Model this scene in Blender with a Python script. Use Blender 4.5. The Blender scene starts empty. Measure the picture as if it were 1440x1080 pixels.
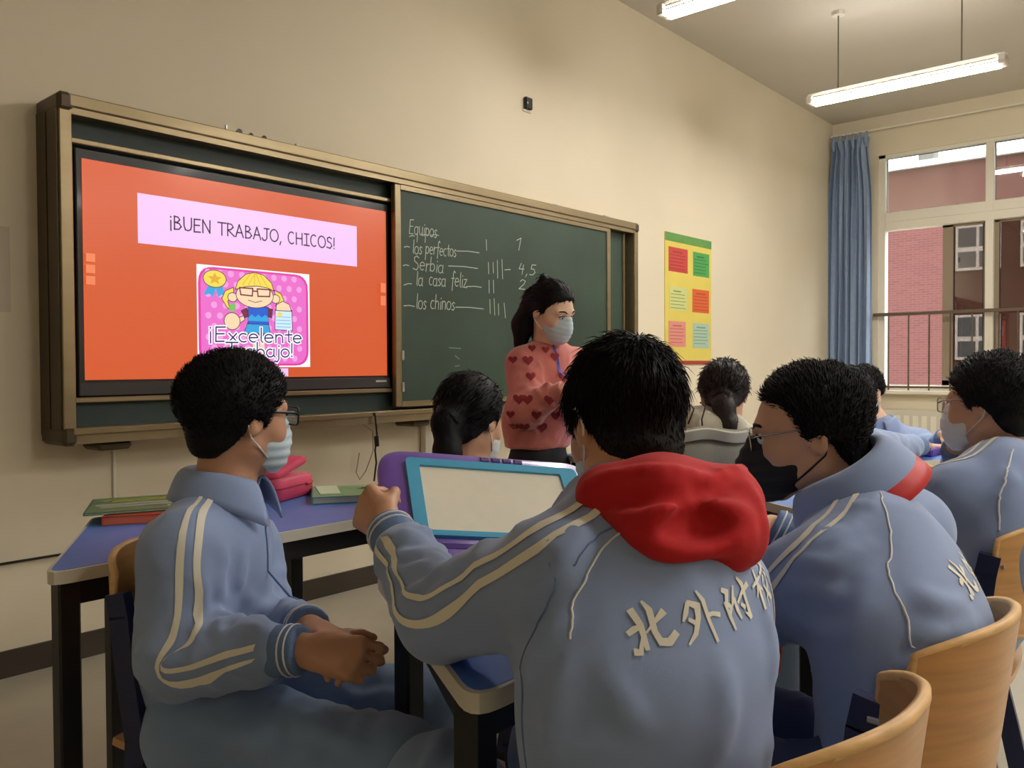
import bpy, math, random
import numpy as np
from mathutils import Vector, Matrix
from mathutils.bvhtree import BVHTree

SC = bpy.context.scene
COL = SC.collection
random.seed(7)
RNG = np.random.default_rng(7)

# ------------------------------------------------------------------ camera
F_PX = 1180.0
yaw, pitch, roll = math.radians(41.0), math.radians(-1.24), math.radians(0.276)
fw = Vector((math.cos(yaw) * math.cos(pitch), math.sin(yaw) * math.cos(pitch), math.sin(pitch)))
rt0 = Vector((math.sin(yaw), -math.cos(yaw), 0))
up0 = rt0.cross(fw)
rt = rt0 * math.cos(roll) - up0 * math.sin(roll)
upv = rt.cross(fw)
cd = bpy.data.cameras.new('camera')
cam = bpy.data.objects.new('camera', cd)
COL.objects.link(cam)
cam.matrix_world = Matrix(((rt.x, upv.x, -fw.x, 0), (rt.y, upv.y, -fw.y, 0), (rt.z, upv.z, -fw.z, 1.13), (0, 0, 0, 1)))
cd.sensor_width = 36.0
cd.lens = F_PX / 1440 * 36
cd.clip_start = 0.05
cd.clip_end = 300
SC.camera = cam

# ------------------------------------------------------------------ world, exposure
wd = bpy.data.worlds.new('overcast_sky')
SC.world = wd
wd.use_nodes = True
wd.node_tree.nodes['Background'].inputs[0].default_value = (0.93, 0.97, 1.0, 1)
wd.node_tree.nodes['Background'].inputs[1].default_value = 6.0
SC.view_settings.view_transform = 'Standard'
SC.view_settings.look = 'None'
SC.view_settings.gamma = 1
SC.view_settings.use_curve_mapping = False
SC.view_settings.exposure = 0.2
TUBE_POWER = 63.0

# ------------------------------------------------------------------ small helpers
def lin(c):
    return tuple(((v / 255.0) / 12.92 if v / 255.0 <= 0.04045 else ((v / 255.0 + 0.055) / 1.055) ** 2.4) for v in c)

MATS = {}
def mat(name, rgb, rough=0.6, metal=0.0, var=0.0, vscale=8.0, bump=0.0, bscale=200.0, emit=0.0, spec=0.5, stretch=None, sheen=0.0, coat=0.0):
    if name in MATS:
        return MATS[name]
    m = bpy.data.materials.new(name)
    m.use_nodes = True
    nt = m.node_tree
    b = nt.nodes['Principled BSDF']
    c = (*lin(rgb), 1)
    b.inputs['Base Color'].default_value = c
    b.inputs['Roughness'].default_value = rough
    b.inputs['Metallic'].default_value = metal
    b.inputs['Specular IOR Level'].default_value = spec
    if sheen:
        b.inputs['Sheen Weight'].default_value = sheen
        b.inputs['Sheen Roughness'].default_value = 0.5
    if coat:
        b.inputs['Coat Weight'].default_value = coat
        b.inputs['Coat Roughness'].default_value = 0.08
    if emit:
        b.inputs['Emission Color'].default_value = c
        b.inputs['Emission Strength'].default_value = emit
    tc = nt.nodes.new('ShaderNodeTexCoord')
    mp = nt.nodes.new('ShaderNodeMapping')
    nt.links.new(tc.outputs['Object'], mp.inputs[0])
    if stretch:
        mp.inputs['Scale'].default_value = stretch
    if var:
        n = nt.nodes.new('ShaderNodeTexNoise')
        n.inputs['Scale'].default_value = vscale
        n.inputs['Detail'].default_value = 5
        nt.links.new(mp.outputs[0], n.inputs['Vector'])
        r = nt.nodes.new('ShaderNodeValToRGB')
        r.color_ramp.elements[0].position = 0.3
        r.color_ramp.elements[1].position = 0.7
        r.color_ramp.elements[0].color = tuple(max(0, v * (1 - var)) for v in c[:3]) + (1,)
        r.color_ramp.elements[1].color = tuple(min(1, v * (1 + var)) for v in c[:3]) + (1,)
        nt.links.new(n.outputs['Fac'], r.inputs[0])
        nt.links.new(r.outputs[0], b.inputs['Base Color'])
    if bump:
        n2 = nt.nodes.new('ShaderNodeTexNoise')
        n2.inputs['Scale'].default_value = bscale
        n2.inputs['Detail'].default_value = 3
        nt.links.new(mp.outputs[0], n2.inputs['Vector'])
        bp = nt.nodes.new('ShaderNodeBump')
        bp.inputs['Strength'].default_value = bump
        bp.inputs['Distance'].default_value = 0.004
        nt.links.new(n2.outputs['Fac'], bp.inputs['Height'])
        nt.links.new(bp.outputs[0], b.inputs['Normal'])
    MATS[name] = m
    return m

def glass(name, tint=(255, 255, 255), refl=0.12, rough=0.02):
    """thin pane: mostly see-through, with a mirror share that follows the viewing angle"""
    if name in MATS:
        return MATS[name]
    m = bpy.data.materials.new(name)
    m.use_nodes = True
    nt = m.node_tree
    nt.nodes.clear()
    o = nt.nodes.new('ShaderNodeOutputMaterial')
    t = nt.nodes.new('ShaderNodeBsdfTransparent')
    t.inputs[0].default_value = (*lin(tint), 1)
    g = nt.nodes.new('ShaderNodeBsdfGlossy')
    g.inputs['Roughness'].default_value = rough
    mx = nt.nodes.new('ShaderNodeMixShader')
    lw = nt.nodes.new('ShaderNodeFresnel')
    lw.inputs[0].default_value = 1.45
    ma = nt.nodes.new('ShaderNodeMath')
    ma.operation = 'MULTIPLY_ADD'
    ma.inputs[1].default_value = 1.0
    ma.inputs[2].default_value = refl * 0.4
    nt.links.new(lw.outputs[0], ma.inputs[0])
    nt.links.new(ma.outputs[0], mx.inputs[0])
    nt.links.new(t.outputs[0], mx.inputs[1])
    nt.links.new(g.outputs[0], mx.inputs[2])
    nt.links.new(mx.outputs[0], o.inputs[0])
    MATS[name] = m
    return m

def raw_obj(name, verts, faces, m, parent=None, smooth=False, origin=None):
    me = bpy.data.meshes.new(name)
    v = np.asarray(verts, dtype=np.float32).reshape(-1, 3)
    if origin is not None:
        v = v - np.asarray(origin, dtype=np.float32)
    me.from_pydata(v.tolist(), [], [list(map(int, f)) for f in faces])
    mm = m if isinstance(m, (list, tuple)) else [m]
    for q in mm:
        me.materials.append(q)
    if smooth:
        me.polygons.foreach_set('use_smooth', [True] * len(me.polygons))
    me.update()
    o = bpy.data.objects.new(name, me)
    COL.objects.link(o)
    if parent is not None:
        o.parent = parent
    if origin is not None and parent is None:
        o.location = origin
    return o

def tag(o, label=None, cat=None, group=None, kind=None):
    if label: o['label'] = label
    if cat: o['category'] = cat
    if group: o['group'] = group
    if kind: o['kind'] = kind
    return o

def empty(name, loc=(0, 0, 0), rz=0.0):
    o = bpy.data.objects.new(name, None)
    COL.objects.link(o)
    o.location = loc
    o.rotation_euler = (0, 0, rz)
    o.empty_display_size = 0.1
    return o

class MB:
    """collects simple shapes; build() links them as one mesh object"""
    def __init__(s):
        s.v = []; s.f = []
    def add(s, v, f):
        n = len(s.v)
        s.v += [tuple(map(float, p)) for p in v]
        s.f += [tuple(i + n for i in q) for q in f]
        return s
    def box(s, x0, x1, y0, y1, z0, z1, M=None, bev=0.0):
        if x0 > x1: x0, x1 = x1, x0
        if y0 > y1: y0, y1 = y1, y0
        if z0 > z1: z0, z1 = z1, z0
        if bev <= 0:
            v = [(x, y, z) for z in (z0, z1) for y in (y0, y1) for x in (x0, x1)]
            f = [(0, 2, 3, 1), (4, 5, 7, 6), (0, 1, 5, 4), (2, 6, 7, 3), (0, 4, 6, 2), (1, 3, 7, 5)]
        else:
            b = bev
            v = []; f = []
            # chamfered box: 24 vertices
            for (sx, X) in ((-1, x0), (1, x1)):
                for (sy, Y) in ((-1, y0), (1, y1)):
                    for (sz, Z) in ((-1, z0), (1, z1)):
                        v += [(X, Y - sy * b, Z - sz * b), (X - sx * b, Y, Z - sz * b), (X - sx * b, Y - sy * b, Z)]
            idx = lambda a, b_, c, k: (a * 4 + b_ * 2 + c) * 3 + k
            f += [(idx(0,0,0,0), idx(0,0,1,0), idx(0,1,1,0), idx(0,1,0,0)), (idx(1,0,0,0), idx(1,1,0,0), idx(1,1,1,0), idx(1,0,1,0)),
                  (idx(0,0,0,1), idx(1,0,0,1), idx(1,0,1,1), idx(0,0,1,1)), (idx(0,1,0,1), idx(0,1,1,1), idx(1,1,1,1), idx(1,1,0,1)),
                  (idx(0,0,0,2), idx(0,1,0,2), idx(1,1,0,2), idx(1,0,0,2)), (idx(0,0,1,2), idx(1,0,1,2), idx(1,1,1,2), idx(0,1,1,2))]
            for a in (0, 1):
                for c in (0, 1):
                    f.append((idx(a,c,0,0), idx(a,c,1,0), idx(a,c,1,1), idx(a,c,0,1)))
                    f.append((idx(a,0,c,0), idx(a,1,c,0), idx(a,1,c,2), idx(a,0,c,2)))
                    f.append((idx(0,a,c,1), idx(1,a,c,1), idx(1,a,c,2), idx(0,a,c,2)))
                    for e in (0, 1):
                        f.append((idx(a,c,e,0), idx(a,c,e,1), idx(a,c,e,2)))
        if M is not None:
            v = [tuple(M @ Vector(p)) for p in v]
        return s.add(v, f)
    def prism(s, poly, z0, z1, M=None):
        n = len(poly)
        v = [(p[0], p[1], z0) for p in poly] + [(p[0], p[1], z1) for p in poly]
        f = [tuple(range(n - 1, -1, -1)), tuple(range(n, 2 * n))] + [(i, (i + 1) % n, n + (i + 1) % n, n + i) for i in range(n)]
        if M is not None:
            v = [tuple(M @ Vector(p)) for p in v]
        return s.add(v, f)
    def tube(s, pts, r, n=8, closed=False):
        pts = [Vector(p) for p in pts]
        m = len(pts)
        rr = r if isinstance(r, (list, tuple)) else [r] * m
        vs = []
        ref = None
        for i, p in enumerate(pts):
            if closed:
                t = pts[(i + 1) % m] - pts[i - 1]
            else:
                t = pts[min(i + 1, m - 1)] - pts[max(i - 1, 0)]
            if t.length < 1e-9: t = Vector((0, 0, 1))
            t.normalize()
            if ref is None:
                ref = Vector((0, 0, 1)) if abs(t.z) < 0.9 else Vector((1, 0, 0))
            a = (ref - t * ref.dot(t))
            if a.length < 1e-6: a = t.orthogonal()
            a.normalize(); ref = a
            b = t.cross(a)
            vs += [tuple(p + (a * math.cos(2 * math.pi * k / n) + b * math.sin(2 * math.pi * k / n)) * rr[i]) for k in range(n)]
        fs = []
        for i in range(m if closed else m - 1):
            j = (i + 1) % m
            fs += [(i * n + k, i * n + (k + 1) % n, j * n + (k + 1) % n, j * n + k) for k in range(n)]
        if not closed:
            fs += [tuple(range(n - 1, -1, -1)), tuple(range((m - 1) * n, m * n))]
        return s.add(vs, fs)
    def bar(s, p, q, w, h, upd=(0, 0, 1)):
        """rectangular bar from p to q, w across, h along upd"""
        p = Vector(p); q = Vector(q)
        t = (q - p).normalized()
        u = Vector(upd); u = (u - t * u.dot(t)).normalized()
        c = t.cross(u)
        v = []
        for e in (p, q):
            for (a, b) in ((-1, -1), (1, -1), (1, 1), (-1, 1)):
                v.append(tuple(e + c * (a * w / 2) + u * (b * h / 2)))
        return s.add(v, [(3, 2, 1, 0), (4, 5, 6, 7), (0, 1, 5, 4), (1, 2, 6, 5), (2, 3, 7, 6), (3, 0, 4, 7)])
    def grid(s, fn, nu, nv):
        v = [fn(i / nu, j / nv) for i in range(nu + 1) for j in range(nv + 1)]
        f = [(i * (nv + 1) + j, (i + 1) * (nv + 1) + j, (i + 1) * (nv + 1) + j + 1, i * (nv + 1) + j + 1) for i in range(nu) for j in range(nv)]
        return s.add(v, f)
    def shell(s, fn, nu, nv, th):
        """a curved sheet with thickness: fn(u,v)->point; thickened along its normal by th"""
        G = [[Vector(fn(i / nu, j / nv)) for j in range(nv + 1)] for i in range(nu + 1)]
        N = [[None] * (nv + 1) for _ in range(nu + 1)]
        for i in range(nu + 1):
            for j in range(nv + 1):
                du = G[min(i + 1, nu)][j] - G[max(i - 1, 0)][j]
                dv = G[i][min(j + 1, nv)] - G[i][max(j - 1, 0)]
                n = du.cross(dv)
                N[i][j] = n.normalized() if n.length > 1e-12 else Vector((0, 0, 1))
        a = len(s.v); w = nv + 1
        for sg in (0.5, -0.5):
            for i in range(nu + 1):
                for j in range(nv + 1):
                    s.v.append(tuple(G[i][j] + N[i][j] * th * sg))
        b = a + (nu + 1) * w
        for i in range(nu):
            for j in range(nv):
                q = (i * w + j, (i + 1) * w + j, (i + 1) * w + j + 1, i * w + j + 1)
                s.f.append(tuple(a + k for k in q))
                s.f.append(tuple(b + k for k in reversed(q)))
        rim = [(i, 0) for i in range(nu)] + [(nu, j) for j in range(nv)] + [(i, nv) for i in range(nu, 0, -1)] + [(0, j) for j in range(nv, 0, -1)]
        for k in range(len(rim)):
            p, q = rim[k], rim[(k + 1) % len(rim)]
            s.f.append((a + p[0] * w + p[1], b + p[0] * w + p[1], b + q[0] * w + q[1], a + q[0] * w + q[1]))
        return s
    def build(s, name, m, parent=None, smooth=False, origin=None):
        return raw_obj(name, s.v, s.f, m, parent, smooth, origin)

def auto_smooth(o, deg=40):
    me = o.data
    me.polygons.foreach_set('use_smooth', [True] * len(me.polygons))
    try:
        me.set_sharp_from_angle(angle=math.radians(deg))
    except Exception:
        pass
    return o

def rounded_poly(pts, r, n=5):
    out = []
    m = len(pts)
    for i in range(m):
        p = Vector(pts[i]); a = Vector(pts[i - 1]); b = Vector(pts[(i + 1) % m])
        da = (a - p).normalized(); db = (b - p).normalized()
        ang = da.angle(db)
        d = r / math.tan(ang / 2)
        p0 = p + da * d; p1 = p + db * d
        for k in range(n + 1):
            t = k / n
            q = p0 * (1 - t) ** 2 + p * 2 * t * (1 - t) + p1 * t * t
            out.append((q.x, q.y))
    return out

def rrect(x0, x1, y0, y1, r, n=5):
    return rounded_poly([(x0, y0), (x1, y0), (x1, y1), (x0, y1)], r, n)

def arc(cx, cy, rx, ry, a0, a1, n=12):
    return [(cx + rx * math.cos(math.radians(a0 + (a1 - a0) * k / n)), cy + ry * math.sin(math.radians(a0 + (a1 - a0) * k / n))) for k in range(n + 1)]

def stroke(mb, pts, w, to3, cap=True):
    """flat ribbon along a 2-D polyline; to3 maps (u, v) to a point"""
    P_ = [Vector(p) for p in pts]
    for i in range(1, len(P_) - 1):
        a = P_[i] - P_[i - 1]; b = P_[i + 1] - P_[i]
        if a.length > 1e-9 and b.length > 1e-9 and a.angle(b) > 0.95:
            wl = w if isinstance(w, (list, tuple)) else [w] * len(P_)
            stroke(mb, pts[:i + 1], list(wl[:i + 1]), to3, cap)
            stroke(mb, pts[i:], list(wl[i:]), to3, cap)
            return
    ww = w if isinstance(w, (list, tuple)) else [w] * len(P_)
    L = []; R = []
    for i, p in enumerate(P_):
        t = P_[min(i + 1, len(P_) - 1)] - P_[max(i - 1, 0)]
        if t.length < 1e-9: t = Vector((1, 0))
        t.normalize()
        q = p
        if cap and i == 0: q = p - t * ww[i] * 0.35
        if cap and i == len(P_) - 1: q = p + t * ww[i] * 0.35
        n = Vector((-t.y, t.x))
        L.append(q + n * ww[i] / 2); R.append(q - n * ww[i] / 2)
    v = [to3(a.x, a.y) for a in L] + [to3(a.x, a.y) for a in R]
    n = len(P_)
    mb.add(v, [(i, i + 1, n + i + 1, n + i) for i in range(n - 1)])

# ---- a one-line hand-lettering alphabet: each letter is (advance, strokes), x-height 1, ascenders 1.75, descenders -0.7
def _o(cx=0.45, r=0.42): return arc(cx, 0.5, r, 0.5, 90, 450, 14)
LET = {
 'a': (1.0, [arc(0.42, 0.48, 0.38, 0.48, 60, 330, 12), [(0.8, 1.0), (0.78, 0.2), (0.9, 0.0)]]),
 'b': (1.0, [[(0.12, 1.75), (0.12, 0.0)], arc(0.45, 0.48, 0.36, 0.46, 150, -150, 12)]),
 'c': (0.85, [arc(0.45, 0.5, 0.38, 0.5, 55, 305, 12)]),
 'e': (0.95, [[(0.1, 0.52), (0.8, 0.56)] + arc(0.45, 0.5, 0.37, 0.48, 10, 310, 14)]),
 'f': (0.75, [[(0.8, 1.6), (0.55, 1.8), (0.4, 1.5), (0.36, 0.6), (0.32, -0.5)], [(0.08, 0.9), (0.7, 0.95)]]),
 'h': (0.95, [[(0.12, 1.75), (0.12, 0.0)], [(0.12, 0.6)] + arc(0.43, 0.62, 0.3, 0.36, 150, 0, 8) + [(0.74, 0.0)]]),
 'i': (0.4, [[(0.2, 0.95), (0.2, 0.0)], [(0.2, 1.3), (0.22, 1.4)]]),
 'j': (0.5, [[(0.3, 0.95), (0.28, -0.3), (0.1, -0.6), (-0.1, -0.5)], [(0.3, 1.3), (0.32, 1.4)]]),
 'l': (0.4, [[(0.18, 1.75), (0.16, 0.2), (0.3, 0.0)]]),
 'n': (0.95, [[(0.12, 1.0), (0.12, 0.0)], [(0.12, 0.6)] + arc(0.43, 0.62, 0.3, 0.36, 150, 0, 8) + [(0.74, 0.0)]]),
 'o': (0.95, [_o()]),
 'p': (0.98, [[(0.14, 1.0), (0.1, -0.8)], arc(0.46, 0.5, 0.34, 0.46, 150, -150, 12)]),
 'q': (1.0, [arc(0.42, 0.5, 0.36, 0.48, 50, 320, 12), [(0.78, 1.0), (0.74, -0.85)]]),
 'r': (0.7, [[(0.14, 1.0), (0.14, 0.0)], [(0.14, 0.55), (0.3, 0.9), (0.62, 0.95)]]),
 's': (0.8, [[(0.68, 0.85), (0.4, 1.0), (0.15, 0.8), (0.4, 0.52), (0.65, 0.3), (0.45, 0.02), (0.1, 0.1)]]),
 't': (0.7, [[(0.35, 1.5), (0.34, 0.2), (0.55, 0.0)], [(0.05, 0.98), (0.65, 1.02)]]),
 'u': (1.0, [[(0.12, 1.0), (0.12, 0.35), (0.35, 0.0), (0.65, 0.1), (0.76, 0.4)], [(0.78, 1.0), (0.76, 0.3), (0.9, 0.0)]]),
 'x': (0.85, [[(0.08, 1.0), (0.75, 0.0)], [(0.72, 1.0), (0.08, 0.0)]]),
 'z': (0.85, [[(0.1, 0.95), (0.7, 0.98), (0.1, 0.02), (0.8, 0.0)]]),
 'A': (1.3, [[(0.05, 0.0), (0.55, 1.7), (1.1, 0.0)], [(0.25, 0.6), (0.95, 0.62)]]),
 'B': (1.2, [[(0.15, 1.7), (0.15, 0.0)], [(0.12, 1.68), (0.6, 1.62), (0.8, 1.3), (0.55, 0.98), (0.2, 0.9)], [(0.2, 0.92), (0.75, 0.8), (0.98, 0.42), (0.7, 0.06), (0.12, 0.0)]]),
 'C': (1.25, [arc(0.65, 0.85, 0.52, 0.85, 55, 305, 14)]),
 'E': (1.1, [[(0.9, 1.7), (0.15, 1.66), (0.12, 0.0), (0.92, 0.04)], [(0.14, 0.88), (0.8, 0.92)]]),
 'H': (1.3, [[(0.14, 1.7), (0.14, 0.0)], [(1.05, 1.7), (1.05, 0.0)], [(0.14, 0.9), (1.05, 0.92)]]),
 'I': (1.0, [[(0.1, 1.68), (0.85, 1.7)], [(0.48, 1.7), (0.48, 0.0)], [(0.05, 0.02), (0.9, 0.0)]]),
 'J': (1.1, [[(0.3, 1.68), (1.05, 1.7)], [(0.72, 1.7), (0.7, 0.3), (0.45, 0.0), (0.15, 0.05), (0.02, 0.35)]]),
 'N': (1.35, [[(0.14, 0.0), (0.14, 1.7), (1.05, 0.05), (1.08, 1.72)]]),
 'O': (1.45, [arc(0.7, 0.85, 0.6, 0.85, 90, 450, 18)]),
 'R': (1.2, [[(0.15, 1.7), (0.15, 0.0)], [(0.12, 1.68), (0.7, 1.6), (0.9, 1.25), (0.6, 0.9), (0.2, 0.8), (1.05, 0.0)]]),
 'S': (1.1, [[(0.88, 1.5), (0.55, 1.7), (0.18, 1.5), (0.25, 1.05), (0.75, 0.8), (0.92, 0.42), (0.65, 0.03), (0.08, 0.15)]]),
 'T': (1.2, [[(0.02, 1.68), (1.15, 1.7)], [(0.56, 1.7), (0.55, 0.0)]]),
 'U': (1.3, [[(0.12, 1.7), (0.14, 0.6), (0.3, 0.1), (0.62, 0.0), (0.95, 0.15), (1.08, 0.6), (1.08, 1.7)]]),
 '\u00a1': (0.5, [[(0.2, 1.1), (0.2, -0.2)], [(0.2, 1.5), (0.2, 1.6)]]),
 '!': (0.5, [[(0.22, 1.7), (0.2, 0.5)], [(0.2, 0.05), (0.2, 0.15)]]),
 ',': (0.5, [[(0.25, 0.1), (0.1, -0.35)]]),
 '-': (0.8, [[(0.05, 0.55), (0.7, 0.55)]]),
 '1': (0.7, [[(0.05, 1.3), (0.42, 1.7), (0.4, 0.0)]]),
 '2': (1.0, [[(0.1, 1.35), (0.35, 1.7), (0.75, 1.45), (0.6, 0.9), (0.08, 0.02), (0.85, 0.05)]]),
 '4': (1.0, [[(0.3, 1.7), (0.1, 0.8), (0.75, 0.85)], [(0.62, 1.5), (0.58, 0.0)]]),
 '5': (1.0, [[(0.8, 1.7), (0.25, 1.65), (0.2, 1.0), (0.6, 1.0), (0.8, 0.5), (0.5, 0.05), (0.1, 0.1)]]),
 ' ': (0.75, []),
}
def lettering(mb, text, u0, v0, size, w, to3, du=1.0, end=None, jitter=0.0, slant=0.0, slope=0.0):
    """write text from (u0, v0); with end given the advance is fitted so that it stops there"""
    total = sum(LET[c][0] for c in text)
    k = (end - u0) / (total * size) if end is not None else du
    x = u0
    for c in text:
        adv, sts = LET[c]
        dz = random.uniform(-jitter, jitter) * size
        for s_ in sts:
            pts = [(x + (p[0] + slant * p[1]) * size * k, v0 + dz + slope * (x - u0) + p[1] * size) for p in s_]
            stroke(mb, pts, w, to3)
        x += adv * size * k
    return x

# ------------------------------------------------------------------ implicit surfaces (bodies and clothing)
def V3(p): return np.asarray(p, dtype=np.float64)

def rc(a, b, ra, rb=None, k=0.02, fl=None, op='u'):
    """tapered capsule; fl=(axis, s): the section is scaled by s along that axis"""
    a = V3(a); b = V3(b); rb = ra if rb is None else rb
    s = max(1.0, fl[1]) if fl else 1.0
    return dict(t='rc', a=a, b=b, ra=ra, rb=rb, k=k, fl=fl, op=op, c=(a + b) / 2, R=np.linalg.norm(b - a) / 2 + max(ra, rb) * s)

def el(c, r, M=None, k=0.02, op='u'):
    return dict(t='el', c=V3(c), r=V3(r), M=None if M is None else V3(M), k=k, op=op, R=max(r))

def ridge(a, b, h, w):
    a = V3(a); b = V3(b)
    return dict(t='ri', a=a, b=b, h=h, w=w, op='r', c=(a + b) / 2, R=np.linalg.norm(b - a) / 2 + 2.5 * w, k=0)

def fnp(f, c, R, op='i', k=0.004):
    return dict(t='fn', f=f, c=V3(c), R=R, op=op, k=k)

def prim_d(p, X):
    if p['t'] == 'fn':
        return p['f'](X)
    if p['t'] == 'el':
        q = X - p['c'].astype(X.dtype)
        if p['M'] is not None:
            q = q @ p['M'].astype(X.dtype)
        r = p['r'].astype(X.dtype)
        k0 = np.sqrt(((q / r) ** 2).sum(-1)) + 1e-9
        k1 = np.sqrt(((q / (r * r)) ** 2).sum(-1)) + 1e-9
        return k0 * (k0 - 1) / k1
    a = p['a'].astype(X.dtype); ab = (p['b'] - p['a']).astype(X.dtype)
    q = X - a
    sc = 1.0
    if p.get('fl'):
        n = V3(p['fl'][0]); n = (n / np.linalg.norm(n)).astype(X.dtype); s = p['fl'][1]
        # keep the axis straight, squash only across it
        l2 = float(ab @ ab) + 1e-12
        t = np.clip((q @ ab) / l2, 0, 1)
        rr = q - t[..., None] * ab
        rr = rr - (rr @ n)[..., None] * n * (1 - 1 / s)
        d = np.sqrt((rr * rr).sum(-1)) - (p['ra'] + (p['rb'] - p['ra']) * t)
        return d * min(1.0, s)
    l2 = float(ab @ ab) + 1e-12
    t = np.clip((q @ ab) / l2, 0, 1)
    rr = q - t[..., None] * ab
    dd = np.sqrt((rr * rr).sum(-1))
    if p['t'] == 'ri':
        return p['h'] * np.exp(-(dd / p['w']) ** 2)
    return dd - (p['ra'] + (p['rb'] - p['ra']) * t)

def combine(D, d, p):
    k = p['k']; op = p['op']
    if op == 'r':
        return D - d
    if op == 'u':
        h = np.clip(0.5 + 0.5 * (d - D) / k, 0, 1)
        return d * (1 - h) + D * h - k * h * (1 - h)
    if op == 's': d = -d
    h = np.clip(0.5 - 0.5 * (d - D) / k, 0, 1)
    return d * (1 - h) + D * h + k * h * (1 - h)

def mesh_sdf(prims, h, noise=None):
    """surface nets over sparse blocks; returns vertices, quads"""
    N = 12
    bs = N * h
    U = [p for p in prims if p['op'] == 'u']
    lo = np.min([p['c'] - p['R'] for p in U], 0) - 2 * h - 0.01
    hi = np.max([p['c'] + p['R'] for p in U], 0) + 2 * h + 0.01
    i0 = np.floor(lo / bs).astype(int); i1 = np.ceil(hi / bs).astype(int)
    nb = i1 - i0
    B = np.stack(np.meshgrid(*[np.arange(n) for n in nb], indexing='ij'), -1).reshape(-1, 3)
    cen = ((B + i0 + 0.5) * bs)
    D = np.full(len(B), 1e3)
    for p in prims:
        D = combine(D, prim_d(p, cen), p)
    act = np.abs(D) < bs * 0.87 * 1.35 + 0.03
    B = B[act]; cen = cen[act]
    ar = np.arange(N + 1)
    loc = np.stack(np.meshgrid(ar, ar, ar, indexing='ij'), -1).reshape(-1, 3)
    base = (B + i0) * N
    D = np.full((len(B), (N + 1) ** 3), 1e3, dtype=np.float32)
    CH = 400
    for s in range(0, len(B), CH):
        bb = base[s:s + CH]; cc = cen[s:s + CH]
        X = ((bb[:, None, :] + loc[None]) * h).astype(np.float32)
        Dc = D[s:s + CH]
        for p in prims:
            if p['op'] == 'i':
                Dc[:] = combine(Dc, prim_d(p, X), p)
                continue
            near = np.linalg.norm(cc - p['c'], axis=1) - p['R'] < bs * 0.87 + 0.012 + p['k'] * 1.2
            if not near.any(): continue
            if near.all():
                Dc[:] = combine(Dc, prim_d(p, X), p)
            else:
                Dc[near] = combine(Dc[near], prim_d(p, X[near]), p)
        if noise:
            amp, fr = noise
            Y = X * fr
            Dc += amp * (np.sin(Y[..., 0] * 1.0 + 1.7 * np.sin(Y[..., 2] * 0.7)) * np.sin(Y[..., 1] * 1.1 + 1.3 * np.sin(Y[..., 0] * 0.6)) * np.sin(Y[..., 2] * 0.9 + Y[..., 1] * 0.3))
    D = D.reshape(-1, N + 1, N + 1, N + 1)
    S = D < 0
    cnt = np.zeros((len(B), N, N, N), dtype=np.int8)
    for dx in (0, 1):
        for dy in (0, 1):
            for dz in (0, 1):
                cnt += S[:, dx:dx + N, dy:dy + N, dz:dz + N]
    ci = np.argwhere((cnt > 0) & (cnt < 8))
    if len(ci) == 0:
        return np.zeros((0, 3)), np.zeros((0, 4), int)
    off = np.array([[dx, dy, dz] for dx in (0, 1) for dy in (0, 1) for dz in (0, 1)])
    vals = np.stack([D[ci[:, 0], ci[:, 1] + o[0], ci[:, 2] + o[1], ci[:, 3] + o[2]] for o in off], 1).astype(np.float64)
    acc = np.zeros((len(ci), 3)); num = np.zeros(len(ci))
    for a in range(8):
        for b in range(a + 1, 8):
            if np.abs(off[a] - off[b]).sum() != 1: continue
            va = vals[:, a]; vb = vals[:, b]
            m = (va < 0) != (vb < 0)
            t = np.where(m, va / np.where(m, va - vb, 1), 0)
            acc += np.where(m[:, None], off[a] + t[:, None] * (off[b] - off[a]), 0)
            num += m
    gi = base[ci[:, 0]] + ci[:, 1:]
    verts = (gi + acc / num[:, None]) * h
    dims = nb * N + 4
    g0 = gi - i0 * N + 1
    key = (g0[:, 0] * dims[1] + g0[:, 1]) * dims[2] + g0[:, 2]
    order = np.argsort(key); ks = key[order]
    quads = []
    for ax in range(3):
        e = np.zeros(3, int); e[ax] = 1
        s0 = S[:, :N, :N, :N]
        s1 = S[:, e[0]:e[0] + N, e[1]:e[1] + N, e[2]:e[2] + N]
        w = np.argwhere(s0 != s1)
        if len(w) == 0: continue
        flip = s0[w[:, 0], w[:, 1], w[:, 2], w[:, 3]]
        g = base[w[:, 0]] + w[:, 1:] - i0 * N + 1
        b_ = np.zeros(3, int); b_[(ax + 1) % 3] = 1
        c_ = np.zeros(3, int); c_[(ax + 2) % 3] = 1
        q = []
        ok = np.ones(len(g), bool)
        for d_ in (0 * b_, b_, b_ + c_, c_):
            gg = g - d_
            kk = (gg[:, 0] * dims[1] + gg[:, 1]) * dims[2] + gg[:, 2]
            pos = np.clip(np.searchsorted(ks, kk), 0, len(ks) - 1)
            ok &= ks[pos] == kk
            q.append(order[pos])
        q = np.stack(q, 1)
        q = np.where(flip[:, None], q, q[:, ::-1])
        quads.append(q[ok])
    return verts, np.concatenate(quads)

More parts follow.
